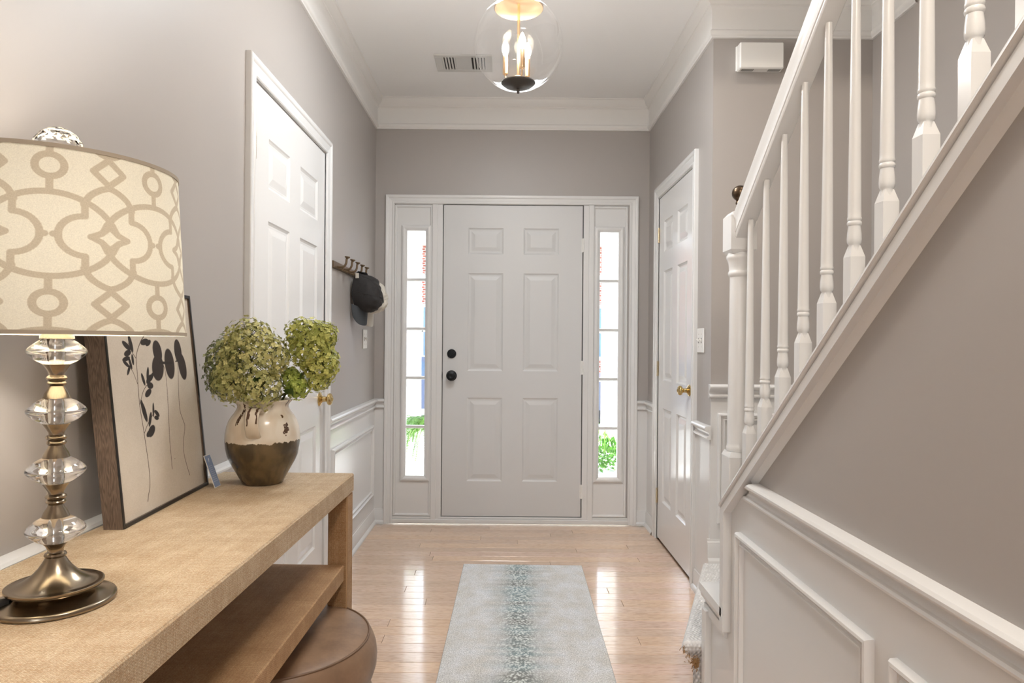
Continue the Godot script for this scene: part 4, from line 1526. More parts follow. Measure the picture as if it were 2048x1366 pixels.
func lamp() -> void:
	var a := kp(-0.647, 0.80, -0.986)
	var c := Vector3(a.x, 0, a.z)
	var t := thing("table_lamp", a, "table lamp with stacked crystal stem and trellis-patterned drum shade", "lamp")
	var g := G.new()
	g.lathe(kprof([Vector2(0, 0.8003), Vector2(0.0765, 0.8003), Vector2(0.0785, 0.8015), Vector2(0.0785, 0.8060), Vector2(0.0770, 0.8080), Vector2(0.0735, 0.8085), Vector2(0.0650, 0.8105), Vector2(0.0560, 0.8140), Vector2(0.0500, 0.8180), Vector2(0.0480, 0.8205), Vector2(0.0560, 0.8215), Vector2(0.0605, 0.8235), Vector2(0.0620, 0.8260), Vector2(0.0620, 0.8285), Vector2(0.0605, 0.8293), Vector2(0.0570, 0.8285), Vector2(0.0500, 0.8300), Vector2(0.0420, 0.8335), Vector2(0.0340, 0.8385), Vector2(0.0270, 0.8450), Vector2(0.0210, 0.8520), Vector2(0.0165, 0.8590), Vector2(0.0135, 0.8645), Vector2(0.0122, 0.8675)]), 64, c, Basis.IDENTITY, 50.0)
	obj("base", g, M.antique, t)
	var ys := [0.906, 0.9915, 1.077, 1.1625]
	# metal collars between the crystals
	for k in 5:
		g = G.new()
		var p := []
		if k == 0:
			p = [Vector2(0.01134, 0.866), Vector2(0.01344, 0.867), Vector2(0.01445, 0.8695), Vector2(0.01344, 0.872), Vector2(0.01050, 0.8735), Vector2(0.01008, 0.877), Vector2(0.01260, 0.883), Vector2(0.01722, 0.888)]
		elif k < 4:
			var y: float = ys[k - 1] + 0.0185
			p = [Vector2(0.01764, y), Vector2(0.01512, y + 0.007), Vector2(0.01092, y + 0.014), Vector2(0.00966, y + 0.0175), Vector2(0.01176, y + 0.019), Vector2(0.01302, y + 0.0215), Vector2(0.01176, y + 0.024), Vector2(0.00991, y + 0.025), Vector2(0.01260, y + 0.0265), Vector2(0.01386, y + 0.029), Vector2(0.01260, y + 0.0315), Vector2(0.00966, y + 0.033), Vector2(0.00991, y + 0.036), Vector2(0.01344, y + 0.042), Vector2(0.01764, y + 0.0485)]
		else:
			var y: float = ys[3] + 0.0185
			p = [Vector2(0.02184, y), Vector2(0.02142, y + 0.004), Vector2(0.01512, y + 0.012), Vector2(0.01176, y + 0.02), Vector2(0.01176, y + 0.085), Vector2(0, y + 0.085)]
		g.lathe(kprof(p), 40, c)
		obj("collar", g, M.antique, t)
	for y in ys:
		g = G.new()
		g.lathe(kprof([Vector2(0.00000, y - 0.0183), Vector2(0.01722, y - 0.0183), Vector2(0.02436, y - 0.0145), Vector2(0.03150, y - 0.0090), Vector2(0.03612, y - 0.0045), Vector2(0.03797, y - 0.0012), Vector2(0.03797, y + 0.0012), Vector2(0.03612, y + 0.0045), Vector2(0.03150, y + 0.0090), Vector2(0.02436, y + 0.0145), Vector2(0.01722, y + 0.0183), Vector2(0, y + 0.0183)]), 48, c)
		obj("crystal", g, M.crystal, t)
		g = G.new()
		g.lathe(kprof([Vector2(0.00000, y - 0.0180), Vector2(0.00714, y - 0.0180), Vector2(0.00714, y + 0.0180), Vector2(0, y + 0.0180)]), 20, c)
		obj("rod", g, mat(Color(0.85, 0.84, 0.82), 0.12, 1.0), t)
	# shade: one printed sheet of linen with a rolled edge at each rim
	var y0 := ky(1.189)
	var y1 := ky(1.423)
	var r0 := 0.169 * K
	var r1 := 0.156 * K
	g = G.new()
	var turn := Basis(Vector3.UP, 1.882)
	var seg := 120
	for s in seg:
		var n0 := Vector3(cos(TAU * s / seg), 0, sin(TAU * s / seg))
		var n1 := Vector3(cos(TAU * (s + 1) / seg), 0, sin(TAU * (s + 1) / seg))
		n0 = turn * n0; n1 = turn * n1
		var u0 := 7.5 * s / seg
		var u1 := 7.5 * (s + 1) / seg
		var v0 := 1.211
		var v1 := -0.149
		var b := Vector3.UP
		g.tri(c + n0 * r0 + b * y0, c + n1 * r0 + b * y0, c + n1 * r1 + b * y1, n0, n1, n1, Vector2(u0, v0), Vector2(u1, v0), Vector2(u1, v1))
		g.tri(c + n0 * r0 + b * y0, c + n1 * r1 + b * y1, c + n0 * r1 + b * y1, n0, n1, n0, Vector2(u0, v0), Vector2(u1, v1), Vector2(u0, v1))
	obj("shade", g, trellis(), t)
	for e in [[r0, y0], [r1, y1]]:
		g = G.new()
		g.lathe([Vector2(e[0] - 0.0015, e[1] - 0.0025), Vector2(e[0] + 0.0012, e[1] - 0.0025), Vector2(e[0] + 0.0012, e[1] + 0.0025), Vector2(e[0] - 0.0015, e[1] + 0.0025), Vector2(e[0] - 0.0015, e[1] - 0.0025)], 96, c)
		obj("rim", g, mat(Color(0.66, 0.62, 0.56), 0.8), t)
	# harp, spider and finial
	g = G.new()
	for k in 3:
		var d := Vector3(cos(TAU * k / 3 + 0.4), 0, sin(TAU * k / 3 + 0.4))
		g.tube([c + Vector3.UP * (y1 - 0.018), c + d * 0.03 + Vector3.UP * (y1 - 0.018), c + d * (r1 - 0.002) + Vector3.UP * (y1 - 0.003)], 0.0016, 6)
	for s in [-1.0, 1.0]:
		g.tube(curve([c + Vector3(0, ky(1.245), 0), c + Vector3(s * 0.05, ky(1.27), 0), c + Vector3(s * 0.055, ky(1.33), 0), c + Vector3(s * 0.02, ky(1.398), 0), c + Vector3(0, ky(1.405), 0)], 6), 0.0018, 6)
	obj("harp", g, M.antique, t)
	g = G.new()
	g.lathe(kprof([Vector2(0, 1.400), Vector2(0.006, 1.400), Vector2(0.006, 1.412), Vector2(0.012, 1.416), Vector2(0.012, 1.421), Vector2(0, 1.422)]), 20, c)
	obj("finial_base", g, M.antique, t)
	# faceted crystal ball
	g = G.new()
	var fc := c + Vector3.UP * ky(1.452)
	var rr := 0.034 * K
	var nr := 8
	var ns := 14
	for i in nr:
		for j in ns:
			var q := []
			for k in [[i, j], [i, j + 1], [i + 1, j + 1], [i + 1, j]]:
				var la: float = PI * k[0] / nr
				var lo: float = TAU * (k[1] + 0.5 * (k[0] % 2)) / ns
				q.append(fc + Vector3(sin(la) * cos(lo), cos(la), sin(la) * sin(lo)) * rr)
			var m: Vector3 = (q[0] + q[1] + q[2] + q[3]) / 4.0 - fc
			for f in [[0, 1, 2], [0, 2, 3]]:
				var nn: Vector3 = (q[f[1]] - q[f[0]]).cross(q[f[2]] - q[f[0]])
				if nn.length_squared() < 1e-16: continue
				nn = nn.normalized()
				if nn.dot(m) < 0: nn = -nn
				g.tri(q[f[0]], q[f[1]], q[f[2]], nn, nn, nn)
	obj("finial", g, M.crystal, t, "clear crystal ball finial")
	# bulb and its light
	g = G.new()
	var bc := c + Vector3.UP * ky(1.305)
	g.ball(bc, Vector3(0.029, 0.036, 0.029), 20, 14)
	var bm := mat(Color(1, 0.95, 0.85), 0.4)
	bm.emission_enabled = true
	bm.emission = Color(1.0, 0.95, 0.88)
	bm.emission_energy_multiplier = 2.5
	obj("bulb", g, bm, t)
	var l := OmniLight3D.new()
	l.name = "bulb_light"
	l.light_energy = 0.10
	l.light_color = Color(1.0, 0.965, 0.915)
	l.light_size = 0.025
	l.omni_range = 8.0
	l.omni_attenuation = 2.0
	l.shadow_enabled = true
	t.add_child(l)
	l.position = bc - a
	# flex leaving the foot
	g = G.new()
	var f0 := c + Vector3(-0.044, a.y + 0.012, 0.038)
	g.tube(curve([f0 + Vector3(0.008, 0.002, -0.004), f0, f0 + Vector3(-0.03, -0.001, 0.012), f0 + Vector3(-0.07, -0.0045, 0.03), f0 + Vector3(-0.10, -0.0045, 0.08)], 6), 0.0032, 8)
	obj("flex", g, mat(Color(0.13, 0.09, 0.06), 0.4), t)
	g = G.new()
	g.tube([f0 + Vector3(0.006, 0.001, -0.003), f0 + Vector3(-0.008, 0.0, 0.004)], 0.0068, 12)
	obj("flex_grommet", g, M.slot, t)


# the printed linen of the lamp shade: one repeat, 1 by 1.456
func trellis() -> StandardMaterial3D:
	var w := 320
	var h := 466
	var base := Color(0.875, 0.860, 0.800)
	var ink := Color(0.735, 0.695, 0.620)
	var px := canvas(w, h, base)
	var r := 0.036 * w
	# points in units of the repeat: x from the ring column, y up from the waist of the ogee
	var P := func(x: float, y: float) -> Vector2: return Vector2(x * w + w * 0.5, h * 0.5 - y * w)
	var lines := []
	for sy in [-1.0, 1.0]:
		# ring and its stems
		var ring := []
		for i in 33:
			ring.append(Vector2(0.118 * cos(TAU * i / 32), sy * 0.728 + 0.118 * sin(TAU * i / 32)))
		lines.append(ring)
		lines.append([Vector2(0, sy * 0.447), Vector2(0, sy * 0.60)])
		# large arcs that meet in a point beside the ogee
		for sx in [-1.0, 1.0]:
			var arc := []
			for i in 17:
				var x := 0.56 * i / 16.0
				arc.append(Vector2(sx * x, sy * (sqrt(maxf(0.545 * 0.545 - x * x * 0.86, 0.0)) - 0.098)))
			lines.append(arc)
			# from the crossing to the diamond beside it
			lines.append([Vector2(sx * 0.5, sy * 0.125), Vector2(sx * 0.42, sy * 0.045), Vector2(sx * 0.335, 0.0)])
			# upper pointed arch between two ring columns
			lines.append(curve([Vector2(sx * 0.275, sy * 0.345), Vector2(sx * 0.33, sy * 0.45), Vector2(sx * 0.42, sy * 0.525), Vector2(sx * 0.5, sy * 0.56)], 6))
			# small diamond over the arch
			lines.append([Vector2(sx * 0.5, sy * 0.585), Vector2(sx * 0.385, sy * 0.70), Vector2(sx * 0.36, sy * 0.728)])
			# inner ogee: a bar, a shoulder and a waist
			lines.append([Vector2(sx * 0.285, sy * 0.36), Vector2(sx * 0.285, sy * 0.225)])
			var og := []
			for i in 13:
				og.append(Vector2(sx * (0.285 - 0.215 * sin(PI / 2 * i / 12.0)), sy * 0.215 * cos(PI / 2 * i / 12.0)))
			og.append(Vector2(sx * 0.035, 0.0))
			lines.append(og)
	for l in lines:
		var q := []
		for p in l: q.append(P.call(p.x, p.y))
		stroke(px, w, h, q, r, ink, true)
	var f := noise(41, 0.5, 2)
	for y in h:
		for x in w:
			var k := 1.0 + 0.05 * f.get_noise_2d(x * 0.25, y * 2.0) + 0.05 * f.get_noise_2d(x * 2.0 + 500, y * 0.25)
			for q in 3: px[(y * w + x) * 3 + q] *= k
	var m := mat(Color.WHITE, 0.9)
	m.albedo_texture = canvas_tex(px, w, h)
	m.backlight_enabled = true
	m.backlight = Color(0.34, 0.345, 0.35)
	return m


func wood_side() -> StandardMaterial3D:
	var w := 128
	var h := 1024
	var d := PackedByteArray()
	d.resize(w * h * 3)
	var a := noise(51, 1.0, 3)
	for y in h:
		for x in w:
			var q := a.get_noise_2d(x * 0.02, y * 0.003) * 6.0
			var s := 0.5 + 0.5 * sin((x * 0.25 + q * 3.0))
			var f := a.get_noise_2d(x * 0.6, y * 0.02)
			put(d, (y * w + x) * 3, Color(0.27, 0.215, 0.175).lerp(Color(0.45, 0.375, 0.31), clampf(s * 0.55 + f * 0.5 + 0.15, 0, 1)))
	var m := mat(Color.WHITE, 0.6)
	m.albedo_texture = tex(w, h, d)
	return m


func print_frame() -> void:
	var b0 := kp(-0.760, 0.80, -1.365)
	var b1 := kp(-0.779, 0.80, -1.800)
	var ex := (b1 - b0).normalized()
	var ey := Vector3(-0.053, 0.497, 0)
	var h := ey.length() * K
	ey = (ey - ex * ey.dot(ex)).normalized()
	var ez := ex.cross(ey)
	var w := b0.distance_to(b1)
	var t := thing("framed_print", b0, "framed botanical print of dark pressed flowers leaning on the wall", "picture", "", true)
	var wood := wood_side()
	var dp := 0.038
	var e := 0.008
	for s in [[0.0, e, 0.0, h], [w - e, w, 0.0, h], [e, w - e, 0.0, e], [e, w - e, h - e, h]]:
		var g := G.new()
		var lo := Vector3(s[0], s[2], -dp)
		var hi := Vector3(s[1], s[3], 0)
		g.box(lo, hi, 0.0006)
		for i in g.t.size():
			var p: Vector3 = g.v[i]
			g.t[i] = Vector2((p.z + dp) / dp * 0.9 + 0.05, p.y / h) if s[1] - s[0] < 0.02 else Vector2((p.z + dp) / dp * 0.9 + 0.05, p.x / w)
		var bar := obj("frame_bar", g, wood, t)
		g = G.new()
		g.box(Vector3(s[0] + 0.0002, s[2] + 0.0002, -0.002), Vector3(s[1] - 0.0002, s[3] - 0.0002, 0.0012), 0.0005)
		obj("black_edge", g, mat(Color(0.075, 0.07, 0.068), 0.35), bar)
	var g := G.new()
	var z := -0.004
	g.quad(Vector3(e, e, z), Vector3(w - e, e, z), Vector3(w - e, h - e, z), Vector3(e, h - e, z), Vector3.BACK, Vector2(0, 1), Vector2(1, 1), Vector2(1, 0), Vector2(0, 0))
	obj("canvas", g, botanical(w - 2 * e, h - 2 * e), t)
	g = G.new()
	g.box(Vector3(e, e, z - 0.006), Vector3(w - e, h - e, z - 0.001))
	obj("backing", g, mat(Color(0.5, 0.42, 0.33), 0.9), t)
	t.transform = Transform3D(Basis(ex, ey, ez), b0 + Vector3(0, 0.0005, 0))


func botanical(w: float, h: float) -> StandardMaterial3D:
	var iw := 720
	var ih := int(720 * h / w)
	var px := canvas(iw, ih, Color.WHITE)
	var f := noise(61, 0.5, 2)
	var lo := noise(62, 0.006, 3)
	for y in ih:
		for x in iw:
			var k := 0.5 + 0.35 * f.get_noise_2d(x * 0.12, y * 2.0) + 0.35 * f.get_noise_2d(x * 2.0, y * 0.12 + 900) + 0.25 * lo.get_noise_2d(x, y)
			var c := Color(0.745, 0.705, 0.650).lerp(Color(0.815, 0.780, 0.730), clampf(k, 0, 1))
			var o := (y * iw + x) * 3
			px[o] = c.r; px[o + 1] = c.g; px[o + 2] = c.b
	var ink := Color(0.175, 0.15, 0.14)
	var thin := Color(0.33, 0.275, 0.24)
	var Q := func(s: float, t: float) -> Vector2: return Vector2(s * iw, (1.0 - t) * ih)
	var line := func(pts: Array, r: float, c: Color) -> void:
		var q := []
		for p in pts: q.append(Q.call(p[0], p[1]))
		stroke(px, iw, ih, curve(q, 10), r, c)
	# long stem with side shoots
	line.call([[0.259, 0.045], [0.272, 0.07], [0.297, 0.11], [0.306, 0.194], [0.291, 0.353], [0.275, 0.486], [0.283, 0.616], [0.291, 0.70], [0.35, 0.765], [0.40, 0.80], [0.43, 0.88]], 2.3, thin)
	line.call([[0.275, 0.575], [0.24, 0.63], [0.20, 0.66]], 1.6, thin)
	line.call([[0.286, 0.690], [0.25, 0.72], [0.22, 0.76]], 1.8, thin)
	line.call([[0.277, 0.480], [0.33, 0.54], [0.40, 0.575]], 1.8, thin)
	line.call([[0.290, 0.345], [0.34, 0.385], [0.40, 0.420], [0.44, 0.44]], 1.8, thin)
	for l in [[0.200, 0.748, 34, 12, 0.5], [0.205, 0.715, 28, 12, -0.2], [0.245, 0.757, 36, 13, 1.25], [0.395, 0.765, 36, 13, -0.15], [0.435, 0.760, 26, 11, -0.35], [0.185, 0.690, 30, 9, -0.15], [0.180, 0.668, 26, 8, 0.5], [0.222, 0.670, 26, 9, 1.2], [0.200, 0.640, 24, 8, -0.9], [0.250, 0.685, 22, 9, 1.5],
			[0.340, 0.592, 28, 10, 1.15], [0.405, 0.590, 30, 14, -0.5], [0.410, 0.560, 26, 14, 0.1], [0.395, 0.615, 30, 10, -1.25], [0.437, 0.600, 24, 10, -0.7], [0.380, 0.527, 30, 14, -0.35], [0.316, 0.445, 46, 15, 1.2], [0.300, 0.480, 20, 9, 1.3], [0.375, 0.350, 34, 20, -0.45], [0.345, 0.342, 24, 12, -0.3], [0.372, 0.405, 32, 11, -1.1], [0.418, 0.445, 30, 8, -1.4], [0.455, 0.425, 24, 10, 0.6], [0.445, 0.405, 20, 9, 0.2]]:
		var p: Vector2 = Q.call(l[0], l[1])
		dab(px, iw, ih, p.x, p.y, l[2], l[3], ink, 1.0, l[4], 0.85)
	# two flat-petalled flowers on thin stems
	line.call([[0.569, 0.142], [0.572, 0.22], [0.576, 0.30], [0.600, 0.479], [0.606, 0.60], [0.590, 0.65]], 2.0, thin)
	line.call([[0.788, 0.075], [0.765, 0.12], [0.739, 0.190], [0.745, 0.25], [0.785, 0.325], [0.772, 0.36], [0.742, 0.420], [0.752, 0.52], [0.772, 0.62], [0.775, 0.655]], 2.0, thin)
	for l in [[0.532, 0.718, 48, 38, 1.2], [0.520, 0.640, 56, 50, -0.9], [0.668, 0.655, 66, 45, 1.45], [0.795, 0.715, 55, 36, 1.45], [0.835, 0.637, 62, 38, 1.3]]:
		var p: Vector2 = Q.call(l[0], l[1])
		dab(px, iw, ih, p.x, p.y, l[2], l[3], ink.lerp(Color(0.26, 0.21, 0.19), 0.35), 1.0, l[4], 0.92)
	line.call([[0.55, 0.665], [0.63, 0.66], [0.70, 0.66]], 6.0, ink)
	line.call([[0.79, 0.67], [0.75, 0.665]], 3.0, ink)
	dab(px, iw, ih, 0.615 * iw, (1 - 0.185) * ih, 3, 2, thin)
	var m := mat(Color.WHITE, 0.85)
	m.albedo_texture = canvas_tex(px, iw, ih)
	return m


func card() -> void:
	var b := Vector3(-0.7215 , ky(0.80), -1.7050)
	var ex := Vector3(0, 0, -1)
	var ey := Vector3(-0.030, 0.083, 0).normalized()
	var ez := ex.cross(ey)
	var t := thing("card", b, "small blue printed card leaning on the corner of the framed print", "card", "", true)
	var w := 0.036
	var h := 0.086
	var g := G.new()
	g.box(Vector3(0, 0, -0.0012), Vector3(w, h, 0), 0.0003)
	obj("board", g, mat(Color(0.90, 0.88, 0.85), 0.6), t)
	var iw := 96
	var ih := 228
	var px := canvas(iw, ih, Color(0.54, 0.61, 0.74))
	var pale := Color(0.90, 0.91, 0.94)
	stroke(px, iw, ih, [Vector2(44, 44), Vector2(52, 26)], 4.0, pale)
	dab(px, iw, ih, 51, 28, 7, 12, pale, 1.0, 0.3)
	var r := RandomNumberGenerator.new()
	r.seed = 2
	for k in 9:
		var x := 18.0
		while x < 74:
			var l := r.randf_range(4, 12)
			stroke(px, iw, ih, [Vector2(x, 76 + k * 14), Vector2(x + l, 76 + k * 14)], 1.8, pale.lerp(Color(0.54, 0.61, 0.74), 0.35))
			x += l + 6
	var m := mat(Color.WHITE, 0.5)
	m.albedo_texture = canvas_tex(px, iw, ih)
	g = G.new()
	var e := 0.002
	g.quad(Vector3(e, e, 0.0003), Vector3(w - e, e, 0.0003), Vector3(w - e, h - e, 0.0003), Vector3(e, h - e, 0.0003), Vector3.BACK, Vector2(0, 1), Vector2(1, 1), Vector2(1, 0), Vector2(0, 0))
	obj("printed_face", g, m, t)
	t.transform = Transform3D(Basis(ex, ey, ez), b + Vector3(0, 0.0010, 0))


func vase() -> void:
	var a := kp(-0.648, 0.80, -1.833)
	var c := Vector3(a.x, 0, a.z)
	var t := thing("vase", a, "rustic cream and brown glazed vase holding hydrangeas", "vase")
	# glaze: cream above, bare brown below, chips between
	var w := 1024
	var h := 512
	var px := canvas(w, h, Color.WHITE)
	var n1 := noise(71, 0.02, 4)
	var n2 := noise(72, 0.008, 3)
	var n3 := noise(73, 0.03, 2)
	# v along the outer profile; the waterline lies at about 0.36 of it
	for y in h:
		for x in w:
			var an := TAU * x / w
			var ux := cos(an) * 160.0
			var uz := sin(an) * 160.0
			var v := float(y) / h
			var k := n2.get_noise_3d(ux, uz, y)
			var cream := Color(0.895, 0.865, 0.810).lerp(Color(0.830, 0.765, 0.680), clampf(0.35 + k * 1.2 - (v - 0.40) * 0.7, 0, 1))
			var brown := Color(0.275, 0.228, 0.150).lerp(Color(0.410, 0.335, 0.222), clampf(0.45 + k * 1.3 + n1.get_noise_3d(ux, uz, y) * 0.5, 0, 1))
			var edge := 0.318 + 0.012 * n1.get_noise_3d(ux * 2.0, uz * 2.0, 7) + 0.006 * n3.get_noise_3d(ux, uz, 90)
			var q := clampf((v - edge) * 220.0, 0, 1)
			var col := brown.lerp(cream, q)
			var o := (y * w + x) * 3
			px[o] = col.r; px[o + 1] = col.g; px[o + 2] = col.b
	var chip := Color(0.30, 0.20, 0.13)
	var r := RandomNumberGenerator.new()
	r.seed = 6
	# (angle, v) of the worn spots; the camera looks at angle 1.23
	for s in [[2.02, 0.53, 6, 20], [2.04, 0.47, 8, 16], [1.98, 0.58, 6, 8], [1.96, 0.55, 4, 5], [2.06, 0.50, 5, 14], [0.56, 0.42, 14, 8], [0.60, 0.395, 11, 7], [0.52, 0.44, 8, 5], [0.58, 0.50, 5, 5], [0.2, 0.6, 9, 12], [3.2, 0.5, 14, 20], [4.6, 0.55, 12, 16]]:
		for k in 26:
			dab(px, w, h, s[0] / TAU * w + r.randfn(0, s[2] * 0.5), s[1] * h + r.randfn(0, s[3] * 0.5), r.randf_range(2, s[2] * 0.5 + 1), r.randf_range(2, s[3] * 0.35 + 1), chip, 0.95, r.randf_range(-0.5, 0.5), 0.8)
	var m := mat(Color.WHITE, 0.22)
	m.albedo_texture = canvas_tex(px, w, h)
	m.clearcoat_enabled = true
	m.clearcoat = 0.3
	m.clearcoat_roughness = 0.15
	var g := G.new()
	g.lathe(kprof([Vector2(0.05008, 0.8005), Vector2(0.05292, 0.802), Vector2(0.05717, 0.812), Vector2(0.06379, 0.824), Vector2(0.07371, 0.842), Vector2(0.08316, 0.859), Vector2(0.09025, 0.876), Vector2(0.09450, 0.895), Vector2(0.09620, 0.915), Vector2(0.09545, 0.935), Vector2(0.09214, 0.953), Vector2(0.08694, 0.968), Vector2(0.08033, 0.979), Vector2(0.07229, 0.990), Vector2(0.06709, 0.999), Vector2(0.06520, 1.006), Vector2(0.06757, 1.013), Vector2(0.07371, 1.019), Vector2(0.07560, 1.022), Vector2(0.07418, 1.0245), Vector2(0.06993, 1.024), Vector2(0.06237, 1.014), Vector2(0.06048, 1.004), Vector2(0.06615, 0.990), Vector2(0.08127, 0.970), Vector2(0.09072, 0.930), Vector2(0.09072, 0.890)]), 72, c)
	obj("body", g, m, t)
	g = G.new()
	g.lathe(kprof([Vector2(0.00000, 0.8006), Vector2(0.05027, 0.8006)]), 48, c)
	obj("foot", g, mat(Color(0.30, 0.23, 0.15), 0.7), t)
	# strap handles, one towards the camera and one opposite
	var cream := mat(Color(0.860, 0.815, 0.745), 0.25)
	var worn := mat(Color(0.32, 0.215, 0.14), 0.55)
	for s: float in [1.0, -1.0]:
		g = G.new()
		var out := Vector3(0.10, 0, 0.995).normalized() * s
		var side := out.cross(Vector3.UP)
		var ctr := curve([Vector2(0.066, 0.997), Vector2(0.087, 1.003), Vector2(0.107, 0.998), Vector2(0.116, 0.982), Vector2(0.114, 0.962), Vector2(0.103, 0.943), Vector2(0.092, 0.934)], 4)
		var rows := []
		for i in ctr.size():
			var p: Vector2 = ctr[i]
			var d: Vector2 = (ctr[mini(i + 1, ctr.size() - 1)] - ctr[maxi(i - 1, 0)]).normalized()
			var up: Vector3 = Vector3.UP * -d.x + out * d.y
			var row := []
			var wd := 0.0165 + 0.004 * absf(i - ctr.size() * 0.5) / ctr.size()
			for q in 12:
				var an := TAU * q / 12
				row.append(c + out * p.x * K + Vector3.UP * ky(p.y) + side * cos(an) * wd + up * sin(an) * 0.006)
			rows.append(row)
		g.grid(rows, true)
		var hd := obj("handle", g, cream, t)
		if s > 0:
			# glaze worn off the top of the handle in streaks
			g = G.new()
			for q in [[-0.011, 3, 11, 0.0032], [0.007, 2, 13, 0.0036], [-0.002, 2, 6, 0.0060], [-0.0125, 10, 15, 0.0022], [0.0095, 8, 16, 0.0020]]:
				var pts := []
				var rad := []
				for i in range(q[1], q[2]):
					var p: Vector2 = ctr[i]
					var d: Vector2 = (ctr[i + 1] - ctr[i - 1]).normalized()
					var up: Vector3 = Vector3.UP * -d.x + out * d.y
					pts.append(c + out * p.x * K + Vector3.UP * ky(p.y) - up * 0.0058 * (1.0 - 0.3 * pow(q[0] / 0.016, 2)) + side * (q[0] + rng.randf_range(-0.001, 0.001)))
					rad.append(q[3] * rng.randf_range(0.55, 1.1))
				var rows2 := []
				for i in pts.size():
					var row := []
					for j in 7:
						var an := PI * j / 6
						var p: Vector2 = ctr[q[1] + i]
						var d: Vector2 = (ctr[q[1] + i + 1] - ctr[q[1] + i - 1]).normalized()
						var up: Vector3 = Vector3.UP * -d.x + out * d.y
						row.append(pts[i] + side * cos(an) * rad[i] + up * (sin(an) * -0.0009))
					rows2.append(row)
				g.grid(rows2, false, out)
			obj("worn_patch", g, worn, hd)
	# hydrangeas: each head on its stem is a thing held by the vase; lobes: offset and radii
	bloom(kp(-0.668, 1.118, -1.800), [[0.0, 0.010, 0.0, 0.080, 0.085, 0.080], [-0.006, 0.066, 0.0, 0.058, 0.052, 0.058], [0.034, -0.060, 0.030, 0.050, 0.052, 0.050], [-0.044, -0.044, 0.010, 0.048, 0.056, 0.055], [0.050, 0.020, 0.0, 0.044, 0.050, 0.050]], 1500, Color(0.82, 0.80, 0.55), Color(0.60, 0.61, 0.37), "large pale green hydrangea head in the middle of the vase", a, 1)
	bloom(kp(-0.525, 1.143, -1.840), [[0.0, 0.020, 0.0, 0.060, 0.058, 0.060], [-0.014, 0.056, 0.0, 0.048, 0.042, 0.050], [0.034, 0.050, 0.0, 0.036, 0.040, 0.040], [0.030, -0.022, 0.0, 0.046, 0.050, 0.048], [0.022, -0.066, 0.0, 0.030, 0.030, 0.034]], 1250, Color(0.80, 0.80, 0.46), Color(0.60, 0.63, 0.31), "yellow-green hydrangea head on the right of the vase", a, 2)
	bloom(kp(-0.775, 1.112, -1.890), [[0.0, 0.0, 0.0, 0.050, 0.062, 0.060], [0.020, 0.040, 0.0, 0.044, 0.044, 0.05], [-0.010, -0.046, 0.0, 0.036, 0.036, 0.04]], 800, Color(0.66, 0.67, 0.46), Color(0.42, 0.46, 0.29), "greyish green hydrangea head at the left behind the large one", a, 3)
	bloom(kp(-0.560, 1.058, -1.850), [[0.0, 0.0, 0.0, 0.032, 0.032, 0.032], [-0.018, 0.02, 0.0, 0.026, 0.03, 0.026]], 260, Color(0.80, 0.85, 0.45), Color(0.60, 0.68, 0.30), "small bright green hydrangea cluster low on the right of the vase", a, 4)


